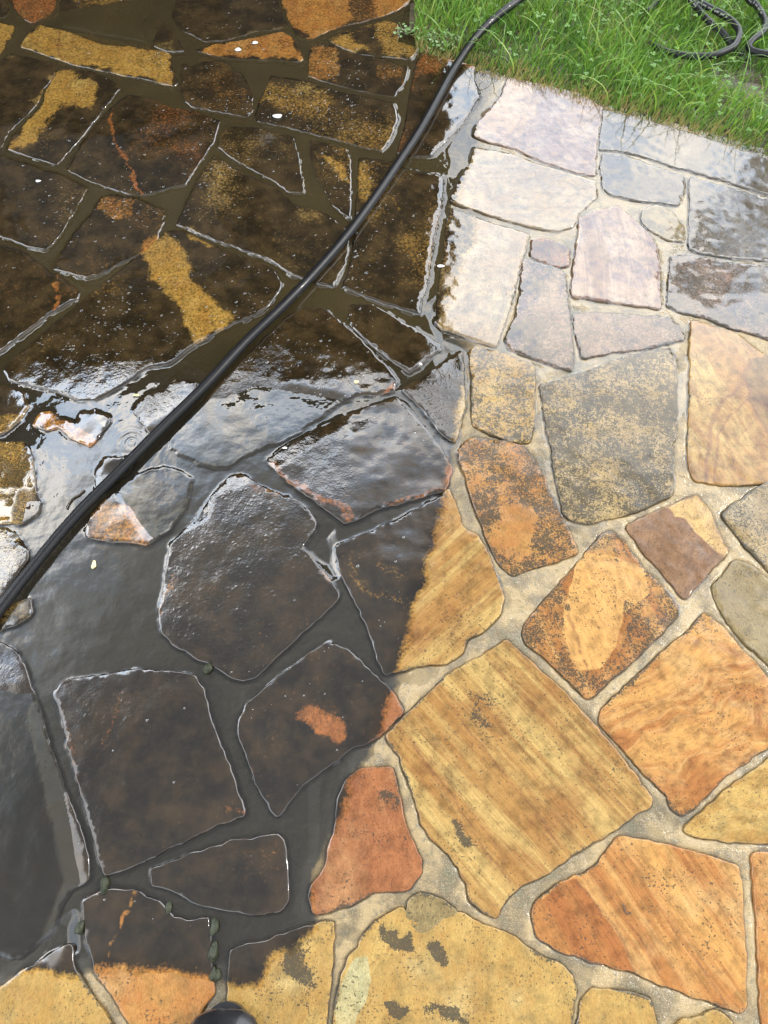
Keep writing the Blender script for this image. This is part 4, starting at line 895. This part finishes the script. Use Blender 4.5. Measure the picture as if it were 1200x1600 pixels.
weed_m = simple("weed_leaf", (.20, .30, .11), .4, .5, .3, None, (.10, .19, .06), 40)
stem_m = simple("weed_stem", (.18, .20, .09), .5)
def weed(pcx, pcy, n, rad, label, big):
    X, Y = G(pcx, pcy); root = empty('weed', (float(X), float(Y), -.006)); tag(root, label, 'weed', 'weeds at the corner of the lawn')
    V, Fq = [], []; SV, SF = [], []
    for i in range(n):
        a = random.uniform(0, 6.28); rr_ = rad * math.sqrt(random.random()); cx, cy = math.cos(a) * rr_ * 1.2, math.sin(a) * rr_; z = random.uniform(.012, .03)
        r = random.uniform(.6, 1.2) * big; k = len(V); ta = random.uniform(0, 6.28)
        for m_ in range(7):
            b = m_ * 2 * math.pi / 7; rad_ = r * (1 if m_ % 2 else .78)
            V.append((cx + math.cos(b) * rad_, cy + math.sin(b) * rad_ * .8, z + .25 * r * math.cos(b + ta)))
        V.append((cx, cy, z - .15 * r)); Fq += [(k + m_, k + (m_ + 1) % 7, k + 7) for m_ in range(7)]
        k = len(SV); SV += [(0, 0, 0), (.0012, 0, 0), (cx + .0012, cy, z - .001), (cx, cy, z - .001)]; SF.append((k, k + 1, k + 2, k + 3))
    mesh_np('leaves', V, Fq, weed_m, parent=root, smooth_=False); mesh_np('stems', SV, SF, stem_m, parent=root, smooth_=False)
weed(634, 52, 34, .035, "pale green weed clump growing from the joint beside the tan pointed stone", .0065)
weed(690, 68, 80, .055, "low creeping weed with tiny grey green leaves at the lawn corner", .005)
weed(668, 60, 26, .03, "sparse wet weed sprig between the joint clump and the lawn", .005)

# ------------------------------------------------------------------ small things lying about
def blob(name, pix, r, mat, label, cat, z=.0, sq=(1, 1, .4), group=None, rot=0):
    X, Y = G(pix[0], pix[1], z); bm = bmesh.new(); bmesh.ops.create_icosphere(bm, subdivisions=3, radius=r)
    for v in bm.verts:
        if name == 'pebble': v.co *= 1 + .35 * float(vnoise(np.array([v.co.x + pix[0]]), np.array([v.co.y + v.co.z * 1.7]), 160, 3)[0])
        k = 1 + .16 * math.sin(v.co.x / r * 3.1 + pix[0]) + .12 * math.sin(v.co.y / r * 4.3 + pix[1])
        v.co = Vector((v.co.x * sq[0] * k, v.co.y * sq[1] * k, v.co.z * sq[2]))
    me = bpy.data.meshes.new(name); bm.to_mesh(me); bm.free(); me.materials.append(mat)
    me.polygons.foreach_set('use_smooth', [True] * len(me.polygons))
    o = bpy.data.objects.new(name, me); C.objects.link(o); o.location = (float(X), float(Y), z + r * sq[2] * .6); o.rotation_euler = (0, 0, rot)
    return tag(o, label, cat, group)
petal = simple("cream_petal", (.62, .52, .28), .5, .5, .3)
foam = simple("white_foam", (.8, .8, .78), .3, .5, .5)
twig_m = simple("wet_twig", (.035, .022, .012), .4, .5, .5)
blob('petal', (147, 883), .0075, petal, "cream petal floating on the grey puddle near the hose", 'petal', -.001, (.8, 1.25, .3))
blob('petal', (213, 618), .0055, petal, "tiny tan petal in the bright water above the hose", 'petal', -.002, (1.3, .8, .4))
blob('stone_chip', (557, 597), .0055, petal, "square cream stone chip on the dark triangular flagstone", 'stone chip', .001, (1, 1, .3))
for (a, b, r, lb) in ((433, 182, .011, "white foam spot on the long yellow brown flagstone"), (372, 78, .010, "white foam fleck on the middle of the orange triangle stone"),
                     (399, 67, .008, "white foam fleck on the upper edge of the orange triangle stone"), (689, 416, .007, "white foam fleck beside the glinting straight edge"),
                     (60, 283, .006, "white foam fleck on the cracked dark flagstone"), (445, 700, .004, "tiny foam fleck above the kite shaped flagstone")):
    blob('foam_fleck', (a, b), r, foam, lb, 'foam', .001, (1.2, .8, .25), 'flecks of white foam')
tp = [(132, 765), (124, 773), (115, 778), (108, 786), (104, 795)]
q = [(*map(float, G(a, b)), -.0005) for a, b in tp]; q0 = np.array(q[2]) * (1, 1, 0)
tw, _ = tube('twig', [np.array(p) - q0 for p in q], .0022, twig_m, seg=8, sub=5); tw.location = tuple(q0); tag(tw, "short black twig floating beside the hose in the puddle", 'twig')
tp = [(973, 1412), (976, 1422), (980, 1428), (986, 1425)]
q = [(*map(float, G(a, b)), .002) for a, b in tp]; q0 = np.array(q[2]) * (1, 1, 0)
tw, _ = tube('twig', [np.array(p) - q0 for p in q], .0011, twig_m, seg=6, sub=4); tw.location = tuple(q0); tag(tw, "thin bent twig on the big orange flagstone", 'twig')
pebble_m = simple("mossy_pebble", (.030, .034, .014), .6, .3, .1, (300, .9, .002), (.012, .016, .006), 90)
for (a, b, r, lb) in ((336, 1449, .010, "mossy pebble highest of the three beside the bottom black and orange stone"), (334, 1487, .011, "mossy pebble in the middle of the three beside the bottom black and orange stone"),
                      (337, 1523, .009, "mossy pebble lowest of the three beside the bottom black and orange stone"), (325, 1045, .010, "green gravel pebble at the corner where three dark stones meet"),
                      (265, 1418, .008, "gravel pebble in the joint above the bottom black and orange stone"), (125, 1450, .009, "gravel pebble in the narrow joint at the huge grey stone's lower end"), (165, 1382, .011, "dark lump of grit at the lower tip of the large square black stone")):
    blob('pebble', (a, b), r, pebble_m, lb, 'pebble', -.003, (.8, 1.2, .7), 'pebbles in the joints')

# ------------------------------------------------------------------ boot toe
boot = empty('boot', (-.272, -.386, 0)); tag(boot, "glossy black rubber boot, only its toe showing at the bottom edge", 'boot')
boot_m = simple("boot_rubber", (.007, .007, .008), .25, .4, .25, (120, .15, .001), (.016, .016, .017), 30)
def loft(name, secs, mat, parent, seg=28):
    V, F_ = [], []
    for (cx, cy, cz, rx, ry, tilt_) in secs:
        for a in range(seg):
            th = 2 * math.pi * a / seg; V.append((cx + rx * math.cos(th), cy + ry * math.sin(th) * math.cos(tilt_), cz + ry * math.sin(th) * math.sin(tilt_)))
    for i in range(len(secs) - 1):
        for a in range(seg): F_.append((i * seg + a, i * seg + (a + 1) % seg, (i + 1) * seg + (a + 1) % seg, (i + 1) * seg + a))
    F_.append(tuple(range(seg))[::-1]); F_.append(tuple((len(secs) - 1) * seg + a for a in range(seg)))
    return mesh_np(name, V, F_, mat, parent=parent)
# foot: sections stand upright along the foot
loft('foot', [(a * 1.0, b, c, d * 1.22, e, f) for a, b, c, d, e, f in [(0, .150, .036, .012, .005, R(90)), (0, .147, .037, .026, .013, R(90)), (0, .138, .040, .041, .022, R(90)), (0, .122, .043, .051, .030, R(90)), (0, .10, .046, .056, .036, R(90)), (0, .07, .049, .058, .041, R(90)), (0, .03, .053, .055, .046, R(90)),
              (0, -.01, .062, .047, .054, R(86)), (0, -.06, .085, .044, .068, R(70)), (0, -.085, .13, .047, .062, R(40)), (0, -.09, .19, .052, .06, R(12)), (0, -.09, .28, .058, .066, 0), (0, -.09, .34, .062, .07, 0)]], boot_m, boot)
def plate(name, off, z0, z1, mat, grow=0):
    out_ = []
    for k in range(40):
        th = 2 * math.pi * k / 40; yv = math.sin(th); wv_ = .069 + grow - .008 * (1 - yv) * .5 * (1 + .4 * math.cos(2 * th))
        out_.append((wv_ * math.cos(th) * (1 - .10 * max(0, -yv)), .005 + (.148 + grow) * yv))
    V = [(a, b, z0) for a, b in out_] + [(a, b, z1) for a, b in out_] ; n = 40
    F_ = [tuple(range(n))[::-1], tuple(range(n, 2 * n))] + [(i, (i + 1) % n, n + (i + 1) % n, n + i) for i in range(n)]
    o = mesh_np(name, V, F_, mat, parent=boot, smooth_=False); return o
plate('sole', 0, .001, .020, boot_m, .003); plate('welt', 0, .0205, .028, boot_m, .0055)
seam = [(.054 * math.cos(t), .098 + .040 * math.sin(t) - .01, .074 - .020 * abs(math.cos(t)) ** 1.5) for t in np.linspace(R(15), R(165), 14)]
tube('toe_seam', seam, .0016, boot_m, parent=boot, seg=8, sub=4)

# ------------------------------------------------------------------ house wall whose dark side the wet stones mirror
wallm, nt = new_mat("dark_boards"); t = N(nt, 'ShaderNodeTexCoord').outputs['Object']
wvn = N(nt, 'ShaderNodeTexWave'); wvn.bands_direction = 'Z'; wvn.inputs['Scale'].default_value = 3.2; link(nt, t, wvn.inputs['Vector'])
n1, _ = noise(nt, t, 12, 4, .6)
b = N(nt, 'ShaderNodeBsdfPrincipled'); link(nt, mixc(nt, n1, (.030, .020, .012), (.055, .038, .022)), b.inputs['Base Color']); b.inputs['Roughness'].default_value = .8
link(nt, bump(nt, wvn.outputs['Fac'], .6, .02), b.inputs['Normal']); o_ = N(nt, 'ShaderNodeOutputMaterial'); link(nt, b.outputs[0], o_.inputs[0])
def box(name, a, b_, mat, parent, bev=0):
    bm = bmesh.new(); bmesh.ops.create_cube(bm, size=1)
    for v in bm.verts: v.co = Vector(((v.co.x + .5) * (b_[0] - a[0]) + a[0], (v.co.y + .5) * (b_[1] - a[1]) + a[1], (v.co.z + .5) * (b_[2] - a[2]) + a[2]))
    if bev: bmesh.ops.bevel(bm, geom=bm.edges[:], offset=bev, segments=2, affect='EDGES')
    me = bpy.data.meshes.new(name); bm.to_mesh(me); bm.free(); me.materials.append(mat); o = bpy.data.objects.new(name, me); C.objects.link(o)
    if parent: o.parent = parent
    return o
HX, HY = .455, 3.15
house = empty('house', (HX, HY + .25, 0)); tag(house, "dark timber house wall mirrored in the wet stones", 'house')
trim = simple("dark_trim", (.035, .028, .022), .6); roofm = simple("roof_sheet", (.05, .045, .04), .6, .4, 0, (20, .3, .01)); glassm = simple("dark_glass", (.01, .011, .012), .05, .6)
box('wall', (-7.0, 0, -.05), (-.12, 4.5, 2.86), wallm, house)
box('eave', (-7.2, -.25, 2.865), (0, 4.7, 2.90), trim, house)
box('upper_storey', (-7.0, .4, 3.07), (-4.7, 4.3, 6.3), wallm, house)
box('fascia', (-7.2, -.275, 2.80), (0, -.252, 3.0), trim, house)
box('roof', (-7.25, -.30, 3.003), (.03, 4.75, 3.06), roofm, house, .01)
for wx0 in (-2.6, -5.2):
    fr_ = box('window', (wx0, -.04, 1.0), (wx0 + 1.3, -.003, 2.1), trim, house, .004)
    box('pane', (wx0 + .07, -.050, 1.07), (wx0 + 1.23, -.043, 2.03), glassm, fr_)
dr = box('door', (-1.15, -.045, .05), (-.30, -.003, 2.1), trim, house, .004)
box('handle', (-1.08, -.09, 1.0), (-1.05, -.047, 1.12), simple("steel", (.4, .4, .4), .3, metallic=1), dr)

# ------------------------------------------------------------------ tree mirrored at the right
def tree(x, y, h, cr_, cz, label, n=5200):
    root = empty('tree', (x, y, 0)); tag(root, label, 'tree', 'garden trees beyond the lawn')
    bark = simple("bark", (.09, .065, .045), .85, .3, 0, (20, .8, .02))
    tube('trunk', [(0, 0, -.1), (.05, .03, h * .25), (-.04, .05, h * .5), (.03, 0, h * .8)], .09, bark, parent=root, seg=10, sub=6)
    for k in range(6):
        a = k * 1.05; z0 = h * (.35 + .06 * k); tube('limb', [(0, 0, z0), (math.cos(a) * cr_ * .4, math.sin(a) * cr_ * .4, z0 + .4), (math.cos(a) * cr_ * .8, math.sin(a) * cr_ * .8, z0 + .7)], .03, bark, parent=root, seg=7, sub=4)
    V, Fq = [], []
    lm = simple("tree_leaf", (.05, .045, .012), .5, .4, 0, None, (.09, .06, .018), 2)
    cl_ = [(rng.normal(0, cr_ * .45), rng.normal(0, cr_ * .45), cz + rng.normal(0, cr_ * .38), rng.uniform(.25, .5) * cr_) for _ in range(22)]
    for i in range(n):
        c_ = cl_[i % 22]; d = rng.normal(0, 1, 3); d /= np.linalg.norm(d); p = np.array(c_[:3]) + d * c_[3] * rng.uniform(.5, 1.0)
        u = rng.normal(0, 1, 3); u /= np.linalg.norm(u); v = np.cross(u, d); v /= np.linalg.norm(v) + 1e-9; sz = rng.uniform(.04, .09); k = len(V)
        V += [p - u * sz, p + v * sz * .5, p + u * sz, p - v * sz * .5]; Fq.append((k, k + 1, k + 2, k + 3))
    mesh_np('crown', V, Fq, lm, parent=root, smooth_=False)
tree(5.3, 6.3, 5.2, 1.5, 4.0, "brownish leafy tree whose crown is mirrored in the right edge stones")

bpy.context.view_layer.update()
